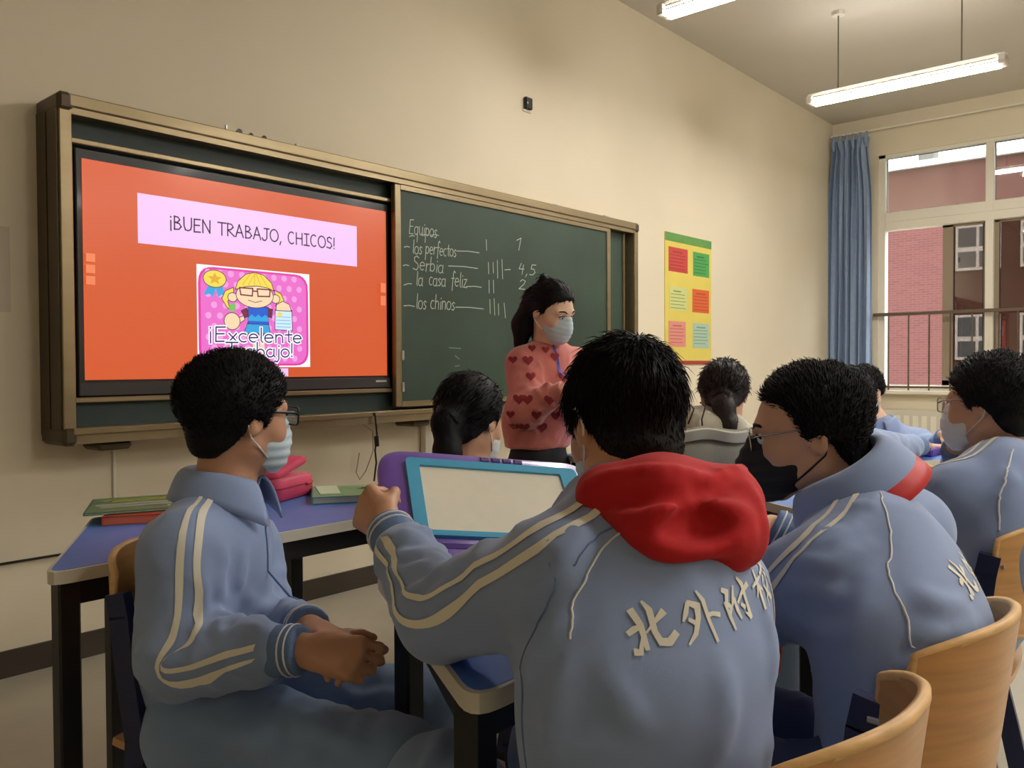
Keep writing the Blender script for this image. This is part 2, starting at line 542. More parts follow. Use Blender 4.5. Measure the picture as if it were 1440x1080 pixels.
def fast_obj(name, v, q, m, parent, origin, smooth=True):
    me = bpy.data.meshes.new(name)
    v = np.asarray(v, dtype=np.float32) - np.asarray(origin, dtype=np.float32)
    n = len(q); w = q.shape[1]
    me.vertices.add(len(v)); me.vertices.foreach_set('co', v.ravel())
    me.loops.add(n * w); me.loops.foreach_set('vertex_index', q.astype(np.int32).ravel())
    me.polygons.add(n)
    me.polygons.foreach_set('loop_start', np.arange(0, n * w, w, dtype=np.int32))
    me.polygons.foreach_set('loop_total', np.full(n, w, dtype=np.int32))
    me.update(calc_edges=True)
    me.validate()
    me.polygons.foreach_set('use_smooth', np.ones(len(me.polygons), dtype=bool))
    me.materials.append(m)
    o = bpy.data.objects.new(name, me)
    COL.objects.link(o)
    o.parent = parent
    return o

def sdf_obj(name, prims, h, m, parent, origin, noise=None):
    v, q = mesh_sdf(prims, h, noise)
    o = fast_obj(name, v, q, m, parent, origin)
    return o, v, q

def bvh_of(v, q):
    return BVHTree.FromPolygons([Vector(p) for p in v], [tuple(int(i) for i in f) for f in q])

# ================================================================== materials of the place
M_WALL = mat('cream_paint', (226, 215, 190), 0.75, var=0.035, vscale=1.3, bump=0.05, bscale=90)
M_CEIL = mat('white_ceiling_paint', (204, 197, 184), 0.85, var=0.02, vscale=1.0)
M_FLOOR = mat('grey_beige_terrazzo', (174, 166, 147), 0.32, var=0.10, vscale=3.0, bump=0.03, bscale=60)
M_BASE = mat('dark_brown_skirting', (58, 49, 38), 0.5, var=0.12, vscale=5)
M_ALU = mat('bronze_aluminium', (150, 134, 104), 0.3, metal=0.75, var=0.08, vscale=6, stretch=(0.3, 4, 4))
M_ALUD = mat('dark_bronze_aluminium', (82, 70, 52), 0.42, metal=0.5, var=0.1, vscale=5)
M_GREEN = mat('green_chalkboard', (52, 70, 58), 0.5, var=0.22, vscale=2.2, spec=0.35)
M_GREEND = mat('dark_green_board', (30, 50, 46), 0.5, var=0.1, vscale=3)
M_CHALK = mat('chalk', (188, 198, 184), 0.9)
M_CHALKF = mat('smudged_chalk', (112, 130, 116), 0.95)
M_BLACK = mat('black_plastic', (18, 17, 18), 0.35, coat=0.1)
M_BLKSTEEL = mat('black_powder_coat', (16, 16, 19), 0.45)
M_WINF = mat('cream_window_frame', (234, 228, 212), 0.45)
M_TAUPE = mat('taupe_sash', (150, 134, 112), 0.5)
M_DARKSEAL = mat('dark_rubber_seal', (50, 46, 42), 0.6)
M_RAIL = mat('brown_steel_rail', (104, 88, 74), 0.4, metal=0.3)
M_CURT = mat('blue_curtain', (138, 158, 188), 0.85, var=0.06, vscale=20, bump=0.2, bscale=300, sheen=0.2)
M_BLUETOP = mat('blue_laminate', (82, 124, 204), 0.48, var=0.05, vscale=14)
M_EDGE = mat('grey_table_edge', (210, 204, 188), 0.5)
M_PLY = mat('beech_plywood', (196, 146, 88), 0.38, var=0.14, vscale=5, stretch=(1, 1, 14), coat=0.15)
M_PLYE = mat('pale_plywood_edge', (222, 178, 116), 0.45, var=0.12, vscale=30, stretch=(1, 1, 6))
M_NAVY = mat('navy_steel', (28, 36, 78), 0.4)
M_STEEL = mat('zinc_screw', (190, 190, 186), 0.3, metal=0.8)

# ================================================================== the room
RX0, RX1, RY0, RY1, RZ = -3.0, 9.28, -6.0, 3.4, 3.745
def struct(name, mb, m, parent=None):
    o = mb.build(name, m, parent)
    if parent is None: o['kind'] = 'structure'
    return o
struct('floor', MB().box(RX0 - .2, RX1 + .2, RY0 - .2, RY1 + .2, -.15, 0), M_FLOOR)
struct('ceiling', MB().box(RX0 - .2, RX1 + .2, RY0 - .2, RY1 + .2, RZ, RZ + .15), M_CEIL)
struct('wall_front', MB().box(RX0 - .2, RX1 + .2, RY1, RY1 + .2, 0, RZ), M_WALL)
struct('wall_back', MB().box(RX0 - .2, RX1 + .2, RY0 - .2, RY0, 0, RZ), M_WALL)
struct('wall_left', MB().box(RX0 - .2, RX0, RY0, RY1, 0, RZ), M_WALL)
WINS = [(0.835, 2.92), (-1.9, 0.185), (-4.635, -2.55)]  # second and third windows are unseen, added to let daylight into the room
wz0, wz1 = 0.86, 3.33
wm = MB()
wm.box(RX1, RX1 + .24, RY0, RY1, 0, wz0).box(RX1, RX1 + .24, RY0, RY1, wz1, RZ)
ys = [RY0] + [v for w in sorted(WINS) for v in w] + [RY1]
for k in range(0, len(ys), 2):
    wm.box(RX1, RX1 + .24, ys[k], ys[k + 1], wz0, wz1)
struct('wall_right', wm, M_WALL)
bb = struct('baseboard_front', MB().box(RX0, RX1, RY1 - .012, RY1, 0, 0.098), M_BASE)
struct('baseboard_right', MB().box(RX1 - .012, RX1, RY0, RY1 - .012, 0, 0.098), M_BASE)
struct('baseboard_left', MB().box(RX0, RX0 + .012, RY0, RY1 - .012, 0, 0.098), M_BASE)

# windows: frame members, open sash, tinted panes
G_CLEAR = glass('clear_pane', (238, 240, 238), 0.35)
G_TINT = glass('tinted_pane', (172, 164, 158), 0.3)
for n, (y0, y1) in enumerate(WINS):
    X = RX1 + .02
    w = MB().box(X, X + .1, y1 - .065, y1, wz0, wz1).box(X, X + .1, y0, y0 + .065, wz0, wz1)
    w.box(X, X + .1, y0, y1, wz1 - .032, wz1).box(X, X + .1, y0, y1, wz0, wz0 + .05)
    wo = struct('window_%d' % (n + 1), w, M_WINF)
    yc = (y0 + y1) / 2
    MB().box(X - .006, X + .1, yc - .037, yc + .037, wz0 + .05, wz1 - .032, bev=.006).build('mullion', M_WINF, wo)
    MB().box(X - .004, X + .1, y0 + .065, y1 - .065, 2.62, 2.725, bev=.006).build('transom', M_WINF, wo)
    MB().box(X - .012, X + .1, y0 + .065, y1 - .065, 2.535, 2.625, bev=.006).build('transom', M_WINF, wo)
    for (a, b) in ((y0 + .065, yc - .037), (yc + .037, y1 - .065)):
        # the top lights stand a few degrees ajar, tipped into the room
        tp = MB().box(X + .050, X + .056, a, b, 2.72, wz1 - .03)
        tp.v = [(p[0] - (.046 if p[2] > 3 else 0), p[1], p[2]) for p in tp.v]
        tp.build('pane', G_CLEAR, wo)
        s = MB()
        for (c, d) in ((a, a + .008), (b - .008, b)):
            s.box(X + .058, X + .068, c, d, 2.725, wz1 - .032)
        s.box(X + .058, X + .068, a, b, wz1 - .04, wz1 - .032)
        s.build('seal', M_DARKSEAL, wo)
    # lower lights: left half of each opening stands open, the sliding sash covers the rest
    a, b = yc + .037, y1 - .065
    for (s0, s1) in ((a, a + .395), (yc - .037 - .46, yc - .037), (y0 + .065, y0 + .065 + .5)):
        f = MB()
        f.box(X + .055, X + .085, s1 - .1 if s1 < yc + 1 and s0 == a else s1 - .04, s1, wz0 + .05, 2.54)
        f.box(X + .055, X + .085, s0, s0 + .022, wz0 + .05, 2.54)
        f.box(X + .055, X + .085, s0, s1, 2.515, 2.54).box(X + .055, X + .085, s0, s1, wz0 + .05, wz0 + .1)
        so = f.build('sash', M_TAUPE, wo)
        MB().box(X + .068, X + .073, s0 + .02, s1 - .02, wz0 + .08, 2.53).build('pane', G_TINT, so)
        e = MB().box(X + .05, X + .055, s0 + .022, s0 + .03, wz0 + .1, 2.515)
        e.box(X + .05, X + .055, s1 - .108 if s0 == a else s1 - .048, s1 - .1 if s0 == a else s1 - .04, wz0 + .1, 2.515)
        e.build('seal', M_DARKSEAL, so)
    MB().box(RX1 - .10, RX1 + .03, y0 - .03, y1 + .03, wz0 - .045, wz0 - .002, bev=.008).build('window_sill', M_WINF, wo)

# guard rail across the first window
gr = empty('guard_rail', (RX1 - .06, 1.9, wz0))
tag(gr, 'brown steel guard rail with thin upright bars across the window', 'railing')
o0 = (RX1 - .06, 1.9, wz0)
MB().box(RX1 - .075, RX1 - .045, .80, 2.945, 1.63, 1.665, bev=.004).build('handrail', M_RAIL, gr, origin=o0)
MB().box(RX1 - .07, RX1 - .05, .80, 2.945, wz0 + .02, wz0 + .04).build('bottom_rail', M_RAIL, gr, origin=o0)
gb = None
for k in range(11):
    y = 2.79 - k * .196
    if gb is None:
        gb = MB().tube([(RX1 - .06, 0, wz0 - .002), (RX1 - .06, 0, 1.64)], .0085, 8).build('upright_bar', M_RAIL, gr, origin=(RX1 - .06, 0, wz0))
        gb.location = (0, y - 1.9, 0)
    else:
        c = gb.copy(); COL.objects.link(c); c.parent = gr; c.location = (0, y - 1.9, 0)

# cream radiator casings under the sill, with the white riser between them
for (a, b, lb) in ((2.26, 2.86, 'cream radiator casing under the window beside the curtain'), (1.46, 2.06, 'cream radiator casing under the window right of the white riser')):
    r = empty('radiator', (RX1 - .07, (a + b) / 2, 0.1)); tag(r, lb, 'radiator', 'radiators under the window')
    og = (RX1 - .07, (a + b) / 2, 0.1)
    MB().box(RX1 - .13, RX1 - .004, a, b, .1, .66, bev=.01).build('casing', M_EDGE, r, origin=og)
    for k in range(6):
        MB().box(RX1 - .136, RX1 - .128, a + .05 + k * .085, a + .1 + k * .085, .15, .6).build('fin', M_WINF, r, origin=og)
    for yy in (a + .08, b - .08): MB().box(RX1 - .09, RX1 - .05, yy - .015, yy + .015, 0, .105).build('foot', M_WINF, r, origin=og)
tag(MB().tube([(RX1 - .05, 2.16, 0), (RX1 - .05, 2.16, .81)], .04, 14).build('heating_pipe', M_WINF), 'white heating riser pipe between the two radiator casings', 'pipe')

# curtain gathered in the corner
cu = empty('curtain', (RX1 - .1, 3.17, .25)); tag(cu, 'pleated blue curtain gathered in the corner by the window', 'curtain')
def cfold(u, v):
    z = .25 + v * 3.27
    wd_ = .44 - .10 * math.exp(-((1 - v) / .12) ** 2) * (1 if v < .97 else .6) + .03 * (1 - v)
    y = 3.175 + (u - .5) * wd_
    ph = 2 * math.pi * 6.5 * u
    amp = .038 * (.55 + .45 * (1 - v)) + .01
    return (RX1 - .115 + amp * math.sin(ph + .6 * math.sin(3 * v)) + .012 * math.sin(2.3 * ph + 5 * v), y + .008 * math.sin(ph * .7 + 4 * v), z)
auto_smooth(MB().shell(cfold, 130, 26, .004).build('cloth', M_CURT, cu, origin=(RX1 - .1, 3.17, .25)), 70)
hm = MB()
for k in range(6):
    y = 3.0 + k * .068
    hm.add(*(lambda mb: (mb.v, mb.f))(MB().tube([(RX1 - .13, y, 3.42), (RX1 - .145, y + .004, 3.5), (RX1 - .125, y, 3.575)], [.012, .022, .016], 8)))
auto_smooth(hm.build('heading_pleats', M_CURT, cu, origin=(RX1 - .1, 3.17, .25)), 70)
tag(MB().tube([(RX1 - .11, -5.2, 3.585), (RX1 - .11, 3.38, 3.585)], .012, 8).build('curtain_rod', M_WINF), 'thin white rod carrying the blue curtain', 'curtain rod')

# ================================================================== outside: the brick block opposite
def brick_mat():
    m = bpy.data.materials.new('red_brick'); m.use_nodes = True
    nt = m.node_tree; b = nt.nodes['Principled BSDF']
    tc = nt.nodes.new('ShaderNodeTexCoord'); mp = nt.nodes.new('ShaderNodeMapping')
    mp.inputs['Rotation'].default_value = (math.pi / 2, 0, math.pi / 2)
    sp = nt.nodes.new('ShaderNodeSeparateXYZ'); cb = nt.nodes.new('ShaderNodeCombineXYZ')
    nt.links.new(tc.outputs['Object'], sp.inputs[0])
    nt.links.new(sp.outputs['Y'], cb.inputs['X']); nt.links.new(sp.outputs['Z'], cb.inputs['Y'])
    br = nt.nodes.new('ShaderNodeTexBrick')
    br.inputs['Scale'].default_value = 1.0
    br.inputs['Brick Width'].default_value = .34; br.inputs['Row Height'].default_value = .10; br.inputs['Mortar Size'].default_value = .012
    br.inputs['Color1'].default_value = (*lin((92, 52, 47)), 1)
    br.inputs['Color2'].default_value = (*lin((84, 46, 41)), 1)
    br.inputs['Mortar'].default_value = (*lin((98, 62, 55)), 1)
    nt.links.new(cb.outputs[0], br.inputs['Vector'])
    nt.links.new(br.outputs['Color'], b.inputs['Base Color'])
    b.inputs['Roughness'].default_value = .9
    return m
M_BRICK = brick_mat()
M_WHITEF = mat('white_window_frame', (235, 235, 232), .5)
M_DGLASS = mat('dark_far_glass', (78, 84, 92), .15)
BX = 38.0
bd = empty('brick_building', (BX, 0, -8)); tag(bd, 'long red brick building with white framed windows seen through the window', 'building')
ob = (BX, 0, -8)
ROOF = 1.13 + (6.33 - 1.13) * BX / 24
MB().box(BX, BX + 8, -60, 40, -8, ROOF).build('brick_wall', M_BRICK, bd, origin=ob)
MB().box(BX - .25, BX + 8, -60, 40, ROOF, ROOF + .25).build('roof_edge', M_WHITEF, bd, origin=ob)
ww_, wh_ = 1.62, 1.82
for row in range(-1, 2):
    z0 = 4.93 - 0.02 - 3.62 * (1 - row) + .0
    for k in range(-8, 1):
        yc = 8.06 + k * 2.3
        wf = MB().box(BX - .12, BX + .02, yc - ww_ / 2, yc + ww_ / 2, z0, z0 + wh_)
        wo = wf.build('window', M_WHITEF, bd, origin=ob)
        for (a, b, c, d) in ((yc + .06, yc + ww_ / 2 - .1, z0 + .95, z0 + wh_ - .1), (yc - ww_ / 2 + .1, yc - .06, z0 + .95, z0 + wh_ - .1), (yc + .06, yc + ww_ / 2 - .1, z0 + .12, z0 + .75), (yc - ww_ / 2 + .1, yc - .06, z0 + .12, z0 + .75)):
            MB().box(BX - .14, BX - .1, a, b, c, d).build('pane', M_DGLASS, wo, origin=ob)
tag(MB().box(BX + 1, BX + 1.8, 10.0, 10.62, ROOF + .25, ROOF + .95, bev=.03).build('roof_vent', mat('grey_vent', (96, 94, 90), .7)), 'small grey vent block on the roof of the brick building', 'roof vent')
struct('ground', MB().box(-60, 120, -120, 120, -8.4, -8), mat('asphalt', (120, 118, 112), .9, var=.1, vscale=.3))

# ================================================================== hanging tube lights
M_TUBE = mat('lit_tube', (255, 251, 245), .4, emit=TUBE_POWER)
M_TUBEOFF = mat('unlit_tube', (232, 230, 224), .3)
M_LAMPB = mat('white_lamp_metal', (214, 208, 196), .5)
M_ROD = mat('grey_rod', (92, 84, 74), .5)
def lamp(x, y0, y1, lit, label):
    z = 3.12
    L = empty('tube_light', (x, (y0 + y1) / 2, z)); tag(L, label, 'ceiling light', 'hanging tube lights')
    og = (x, (y0 + y1) / 2, z)
    sec = [(-.065, -.012), (-.03, .03), (-.028, .055), (.028, .055), (.03, .03), (.065, -.012), (.058, -.012), (.025, .022), (-.025, .022), (-.058, -.012)]
    n = len(sec)
    v = [(x + a, yy, z + b) for yy in (y0, y1) for (a, b) in sec]
    mb = MB().add(v, [(i, (i + 1) % n, n + (i + 1) % n, n + i) for i in range(n)] + [tuple(range(n)), tuple(range(2 * n - 1, n - 1, -1))])
    mb.build('reflector', M_LAMPB, L, origin=og)
    for sx in (-.031, .031):
        MB().tube([(x + sx, y0 + .04, z - .006), (x + sx, y1 - .04, z - .006)], .024, 14).build('tube', M_TUBE if lit else M_TUBEOFF, L, smooth=True, origin=og)
    for yy in (y0, y1 - .045):
        MB().box(x - .06, x + .06, yy, yy + .045, z - .022, z + .035, bev=.006).build('end_cap', M_LAMPB, L, origin=og)
    for yy in (y0 + .27, y1 - .22):
        MB().tube([(x, yy, z + .05), (x, yy, RZ - .004)], .005, 6).build('hanging_rod', M_ROD, L, origin=og)
        MB().tube([(x, yy, RZ - .03), (x, yy, RZ - .001)], [.045, .05], 14).build('ceiling_rose', M_LAMPB, L, origin=og)
lamp(6.34, 1.185, 2.505, True, 'lit hanging tube light nearest the window, above the blue curtain')
lamp(4.19, 1.185, 2.505, True, 'lit hanging tube light above the middle of the room, second from the window')
lamp(2.04, 1.185, 2.505, False, 'assumed hanging tube light out of view, left unlit to keep the wall darker, above the pupils by the display, third from the window')  # assumed lamp, left unlit so the upper left wall stays darker
for (x, nm) in ((6.34, 'window side'), (4.19, 'middle'), (2.04, 'door side')):  # unseen lamps behind the camera, added to light the room
    lamp(x, -1.615, -.295, True, 'unseen lit tube light added to light the room, behind the photographer on the %s of the room' % nm)
for (x, nm) in ((6.34, 'window side'), (4.19, 'middle'), (2.04, 'door side')):  # further unseen lamps, added as fill from the back
    lamp(x, -4.415, -3.095, True, 'unseen lit tube light added to light the room, in the back row on the %s of the room' % nm)

# ================================================================== sliding chalkboard
cb = empty('chalkboard', (3.13, 3.3, .85)); tag(cb, 'wide sliding green chalkboard in a bronze frame on the front wall', 'chalkboard')
oc = (3.13, 3.3, .85)
X0, X1, ZT, ZL = 1.218, 5.042, 2.12, .91
def cpart(name, mb, m): return mb.build(name, m, cb, origin=oc)
cpart('back_panel', MB().box(X0 + .03, X1 - .03, 3.30, 3.315, ZL, 2.06), M_GREEND)
t = MB().box(X0 + .03, X1 - .03, 3.195, 3.40, 2.075, ZT, bev=.004).box(X0 + .03, X1 - .03, 3.205, 3.34, 2.05, 2.074)
cpart('top_rail', t, M_ALU)
b_ = MB().box(X0 + .03, X1 - .03, 3.185, 3.40, .885, ZL, bev=.004).box(X0 + .03, X1 - .03, 3.197, 3.40, .851, .884)
cpart('bottom_rail', b_, M_ALU)
cpart('side_post', MB().box(X0 + .002, X0 + .046, 3.2, 3.285, .87, 2.10, bev=.003), M_ALU)
cpart('side_cover', MB().box(X0 - .004, X0 + .03, 3.215, 3.30, .88, 2.09), M_ALUD)
cpart('side_cover', MB().box(X0 - .004, X0 + .028, 3.312, 3.40, .88, 2.075), M_ALUD)
cpart('side_post', MB().box(X1 - .048, X1 - .004, 3.2, 3.40, .87, 2.10, bev=.003), M_ALU)
for (a, b, c, d) in ((X0 - .006, X0 + .05, 2.055, ZT + .004), (X0 - .006, X0 + .05, .846, .915), (X1 - .05, X1 + .002, 2.055, ZT + .002), (X1 - .05, X1 + .002, .846, .915)):
    cpart('corner_cap', MB().box(a, b, 3.19, 3.40, c, d, bev=.014), M_ALUD)
cpart('rail_strip', MB().box(X0 + .046, 2.80, 3.236, 3.262, 1.955, 1.975, bev=.003), M_ALU)
cpart('rail_strip', MB().box(X0 + .046, 2.80, 3.236, 3.262, 1.0, 1.02, bev=.003), M_ALU)
cpart('upper_strip', MB().box(X0 + .046, 2.84, 3.27, 3.30, 1.975, 2.05), M_GREEND)
cpart('lower_strip', MB().box(X0 + .046, 2.84, 3.27, 3.30, ZL, 1.0), M_GREEND)
# sliding panels
pn = cpart('sliding_panel', MB().box(2.83, 4.70, 3.216, 3.234, .945, 2.03), M_GREEN)
pf = MB().box(2.800, 2.842, 3.205, 3.238, .925, 2.046, bev=.004).box(4.668, 4.706, 3.205, 3.238, .925, 2.046, bev=.004)
pf.box(2.842, 4.668, 3.207, 3.236, 2.022, 2.046).box(2.842, 4.668, 3.207, 3.236, .925, .952)
pf.build('panel_frame', M_ALU, pn, origin=oc)
for z in (1.0, 1.16): MB().box(2.835, 2.853, 3.198, 3.21, z, z + .05, bev=.004).build('lock', M_STEEL, pn, origin=oc)
cpart('rear_panel', MB().box(4.6, 4.955, 3.262, 3.28, .93, 2.045), M_GREEN)
cpart('rear_panel_edge', MB().box(4.925, 4.945, 3.25, 3.285, .93, 2.045), M_ALU)
for x in (1.36, 2.95): cpart('bracket', MB().box(x, x + .13, 3.25, 3.40, .815, .851, bev=.012), M_ALUD)

# chalk writing on the sliding panel
c3 = lambda u, v: (u, 3.2148, v)
M_ch = MB()
def flush_row():
    if not M_ch.v: return
    M_ch.build('chalk_word', M_CHALK, pn, origin=oc)
    M_ch.v, M_ch.f = [], []
def at_(p): return p
def write(mb, text, p0, xend, size, w, **kw):
    lettering(mb, text, p0[0], p0[1], size, w, c3, end=xend, jitter=.06, slant=.12, **kw)
    if len(text) > 3: flush_row()
CW = .0046
def dash(a, b):
    stroke(M_ch, [a, ((a[0] + b[0]) / 2, (a[1] + b[1]) / 2 + .004), b], CW, c3)
    M_ch.build('chalk_dash', M_CHALK, pn, origin=oc); M_ch.v, M_ch.f = [], []
write(M_ch, 'Equipos', (2.9009, 1.8090), (3.1018, 1.8323)[0], .043, CW)
for (a, b) in (((2.9056, 1.7933), (2.9398, 1.7990)), ((2.9895, 1.8082), (3.0400, 1.8140)), ((3.0553, 1.8157), (3.1122, 1.8222))): dash(a, b)
dash((2.8688, 1.7352), (2.9050, 1.7389)); write(M_ch, 'los', (2.9242, 1.7100), (2.9936, 1.7168)[0], .040, CW); flush_row(); write(M_ch, 'perfectos', (3.0137, 1.7188), (3.2447, 1.7414)[0], .040, CW); dash((3.2503, 1.7534), (3.4247, 1.7610))
dash((2.8607, 1.6409), (2.8992, 1.6442)); write(M_ch, 'Serbia', (2.9234, 1.6263), (3.1472, 1.6374)[0], .043, CW); dash((3.1847, 1.6671), (3.4124, 1.6729))
dash((2.8645, 1.5422), (2.9178, 1.5532)); write(M_ch, 'la', (2.9472, 1.5479), (2.9970, 1.5514)[0], .042, CW); flush_row(); write(M_ch, 'casa', (3.0375, 1.5542), (3.1624, 1.5628)[0], .042, CW); write(M_ch, 'feliz', (3.1998, 1.5616), (3.3262, 1.5625)[0], .046, CW); dash((3.3206, 1.5660), (3.4405, 1.5702))
dash((2.8634, 1.4376), (2.9363, 1.4377)); write(M_ch, 'los', (2.9460, 1.4272), (3.0210, 1.4271)[0], .044, CW); flush_row(); write(M_ch, 'chinos', (3.0465, 1.4320), (3.2312, 1.4371)[0], .044, CW); dash((3.2367, 1.4489), (3.4570, 1.4498))
for grp in ([((3.4837, 1.8405), (3.4862, 1.7810))], [((3.5004, 1.7144), (3.5029, 1.6505)), ((3.5392, 1.7179), (3.5417, 1.6576)), ((3.5756, 1.7333), (3.5778, 1.6321)), ((3.6153, 1.7410), (3.6206, 1.6313)), ((3.6396, 1.6839), (3.6896, 1.6901))], [((3.5056, 1.6146), (3.5050, 1.5424)), ((3.5414, 1.6173), (3.5439, 1.5448))],
            [((3.5106, 1.5066), (3.5130, 1.4264)), ((3.5466, 1.5127), (3.5519, 1.4200)), ((3.5828, 1.4863), (3.5853, 1.4214)), ((3.6319, 1.4930), (3.6437, 1.4075))]):
    for (a, b) in grp:
        stroke(M_ch, [a, b], CW, c3)
        M_ch.build('tally_mark', M_CHALK, pn, origin=oc); M_ch.v, M_ch.f = [], []
for (tx, p0, xe, sz) in (('1', (3.7284, 1.8094), (3.7927, 1.8159)[0], .043), ('4,5', (3.7530, 1.6704), (3.9243, 1.6883)[0], .038), ('2', (3.7588, 1.5832), (3.8303, 1.5880)[0], .034), ('4', (3.7837, 1.4592), (3.8625, 1.4629)[0], .036)):
    write(M_ch, tx, p0, xe, sz, CW)
    M_ch.build('chalk_number', M_CHALK, pn, origin=oc); M_ch.v, M_ch.f = [], []
sm = MB()
for (a, b) in (((3.1861, 1.2289), (3.2731, 1.2262)), ((3.2289, 1.1871), (3.2616, 1.1680)), ((3.2284, 1.1294), (3.2613, 1.1332))):
    sm = MB(); stroke(sm, [a, b], .006, c3)
    sm.build('chalk_smudge', M_CHALKF, pn, origin=oc)

# things standing on the top rail
for (x, h, w, lb) in ((1.905, .035, .008, 'thin upright clip on top of the board frame, leftmost'), (2.52, 0, 0, None)):
    if lb: tag(MB().box(x, x + w, 3.25, 3.262, ZT, ZT + h).build('clip', M_STEEL), lb, 'clip')
for (x, r_, lb) in ((1.962, .014, 'dark round magnet on the board frame beside the clip'), (2.018, .011, 'middle of the three dark round magnets on the board frame'), (2.083, .012, 'dark round magnet on the board frame, rightmost of the three')):
    m_ = MB().tube([(x, 3.24, ZT + r_), (x, 3.252, ZT + r_)], [r_, r_ * .85], 14)
    tag(m_.build('magnet', M_BLACK), lb, 'magnet', 'magnets on the board frame')
tag(MB().box(2.245, 2.257, 3.24, 3.255, ZT, ZT + .022, bev=.003).build('bolt', M_STEEL), 'small bolt on the board frame above the display', 'bolt')
for (x, w, h, lb) in ((4.18, .045, .028, 'small metal hanging hook on the board frame, nearer the display'), (4.72, .07, .03, 'metal hanging hook on the board frame near its right corner')):
    tag(MB().box(x, x + w, 3.26, 3.33, ZT, ZT + .008).box(x + w * .3, x + w * .5, 3.28, 3.29, ZT, ZT + h).box(x + w * .2, x + w * .9, 3.275, 3.295, ZT + h - .008, ZT + h).build('hook', M_STEEL), lb, 'hook')

# ================================================================== the display and its slide
tv = empty('display', (2.04, 3.27, 1.02)); tag(tv, 'large flat display showing an orange slide, set into the chalkboard', 'display')
ot = (2.04, 3.27, 1.02)
bz = MB().box(1.292, 2.796, 3.249, 3.299, 1.024, 1.945, bev=.004)
bz.build('case', M_BLACK, tv, origin=ot)
MB().box(1.292, 2.796, 3.243, 3.25, 1.024, 1.075, bev=.003).build('lower_bezel', mat('dark_grey_bezel', (52, 48, 48), .35), tv, origin=ot)
MB().box(2.70, 2.768, 3.241, 3.2435, 1.052, 1.062).build('badge', M_STEEL, tv, origin=ot)
SE = .92
def smat(n, rgb, e=SE):
    m = mat(n, rgb, .25, emit=e)
    b = m.node_tree.nodes['Principled BSDF']
    em = b.inputs['Emission Color'].default_value[:]
    b.inputs['Base Color'].default_value = (.01, .01, .01, 1)
    return m
S_OR = smat('screen_orange', (216, 90, 46), .84); S_LIL = smat('screen_lilac', (240, 196, 246)); S_WHT = smat('screen_white', (250, 248, 252)); S_PNK = smat('screen_pink', (232, 108, 200)); S_HOT = smat('screen_hot_pink', (226, 56, 160))
S_DOT = smat('screen_pale_pink', (240, 158, 220)); S_INK = smat('screen_ink', (70, 40, 70)); S_NAVY = smat('screen_navy', (48, 40, 104)); S_YEL = smat('screen_yellow', (240, 216, 84)); S_GLD = smat('screen_gold', (226, 170, 40))
S_SKIN = smat('screen_skin', (246, 214, 176)); S_BLU = smat('screen_blue', (36, 92, 206)); S_CYN = smat('screen_cyan', (50, 164, 222)); S_MAR = smat('screen_maroon', (120, 44, 60)); S_GRN = smat('screen_green', (124, 190, 96)); S_PAL = smat('screen_pale_blue', (206, 232, 244))
sl = MB().box(1.314, 2.775, 3.2449, 3.249, 1.0845, 1.906).build('slide', S_OR, tv, origin=ot)
LAY = [3.2449]
def layer(name, m):
    LAY[0] -= .00022
    y = LAY[0]
    mb = MB()
    return mb, (lambda u, v: (u, y, v))
def poly(mb, to3, pts):
    mb.add([to3(*p) for p in pts], [tuple(range(len(pts)))])
def put(name, m, polys=(), strokes=(), w=.004):
    mb, t3 = layer(name, m)
    for p in polys: poly(mb, t3, p)
    for s_ in strokes: stroke(mb, s_, w, t3)
    o = mb.build(name, m, sl, origin=ot)
    return o
def box4(p, q): return [(p[0], p[1]), (q[0], p[1]), (q[0], q[1]), (p[0], q[1])]
T0, T1 = (1.5192, 1.8094), (2.5903, 1.6148)
put('title_band', S_LIL, [box4((T0[0], T0[1]), (T1[0], T1[1]))])
tb = (1.6462, 1.6729)
words_ = ['\u00a1BUEN', 'TRABAJO,', 'CHICOS!']
tw = sum(LET[ch_][0] for ch_ in ' '.join(words_))
kx = ((2.4643, 1.7048)[0] - tb[0]) / tw
x_ = tb[0]
for wd_ in words_:
    mb, t3 = layer('t', S_INK)
    wx = sum(LET[ch_][0] for ch_ in wd_) * kx
    lettering(mb, wd_, x_, (T0[1] + T1[1]) / 2 - .026, .031, .0062, t3, end=x_ + wx, jitter=.03)
    mb.build('title_word', S_INK, sl, origin=ot)
    x_ += wx + LET[' '][0] * kx
I0, I1 = (1.7597, 1.5552), (2.3126, 1.1294)
ix0, iz1, ix1, iz0 = I0[0], I0[1], I1[0], I1[1]
def I(u, v): return (ix0 + u * (ix1 - ix0), iz0 + v * (iz1 - iz0))
put('picture_card', S_WHT, [[I(0, 0), I(1, 0), I(1, 1), I(0, 1)]])
W_, H_ = ix1 - ix0, iz1 - iz0
def rr(u0, u1, v0, v1, r): return rrect(ix0 + u0 * W_, ix0 + u1 * W_, iz0 + v0 * H_, iz0 + v1 * H_, r)
put('picture_border', S_HOT, [rr(.01, .985, .015, .985, .07)])
put('picture_ground', S_PNK, [rr(.03, .965, .035, .965, .063)])
dots = []
for r_ in range(9):
    for c_ in range(10):
        u = .09 + c_ * .095 + (.0475 if r_ % 2 else 0); v = .09 + r_ * .105
        if u < .93 and v < .95: dots.append(arc(*I(u, v), .014, .014, 0, 360, 12)[:-1])
put('polka_dots', S_DOT, dots)
E_ = lambda u, v, ru, rv, n=20: arc(*I(u, v), ru * W_, rv * H_, 0, 360, n)[:-1]
def outlined(name, m, pts):
    """a filled patch with a dark drawn outline"""
    cx = sum(p[0] for p in pts) / len(pts); cz = sum(p[1] for p in pts) / len(pts)
    put(name, m, [pts])
    put(name + '_outline', S_INK, [], [pts + [pts[0]]], .0032)
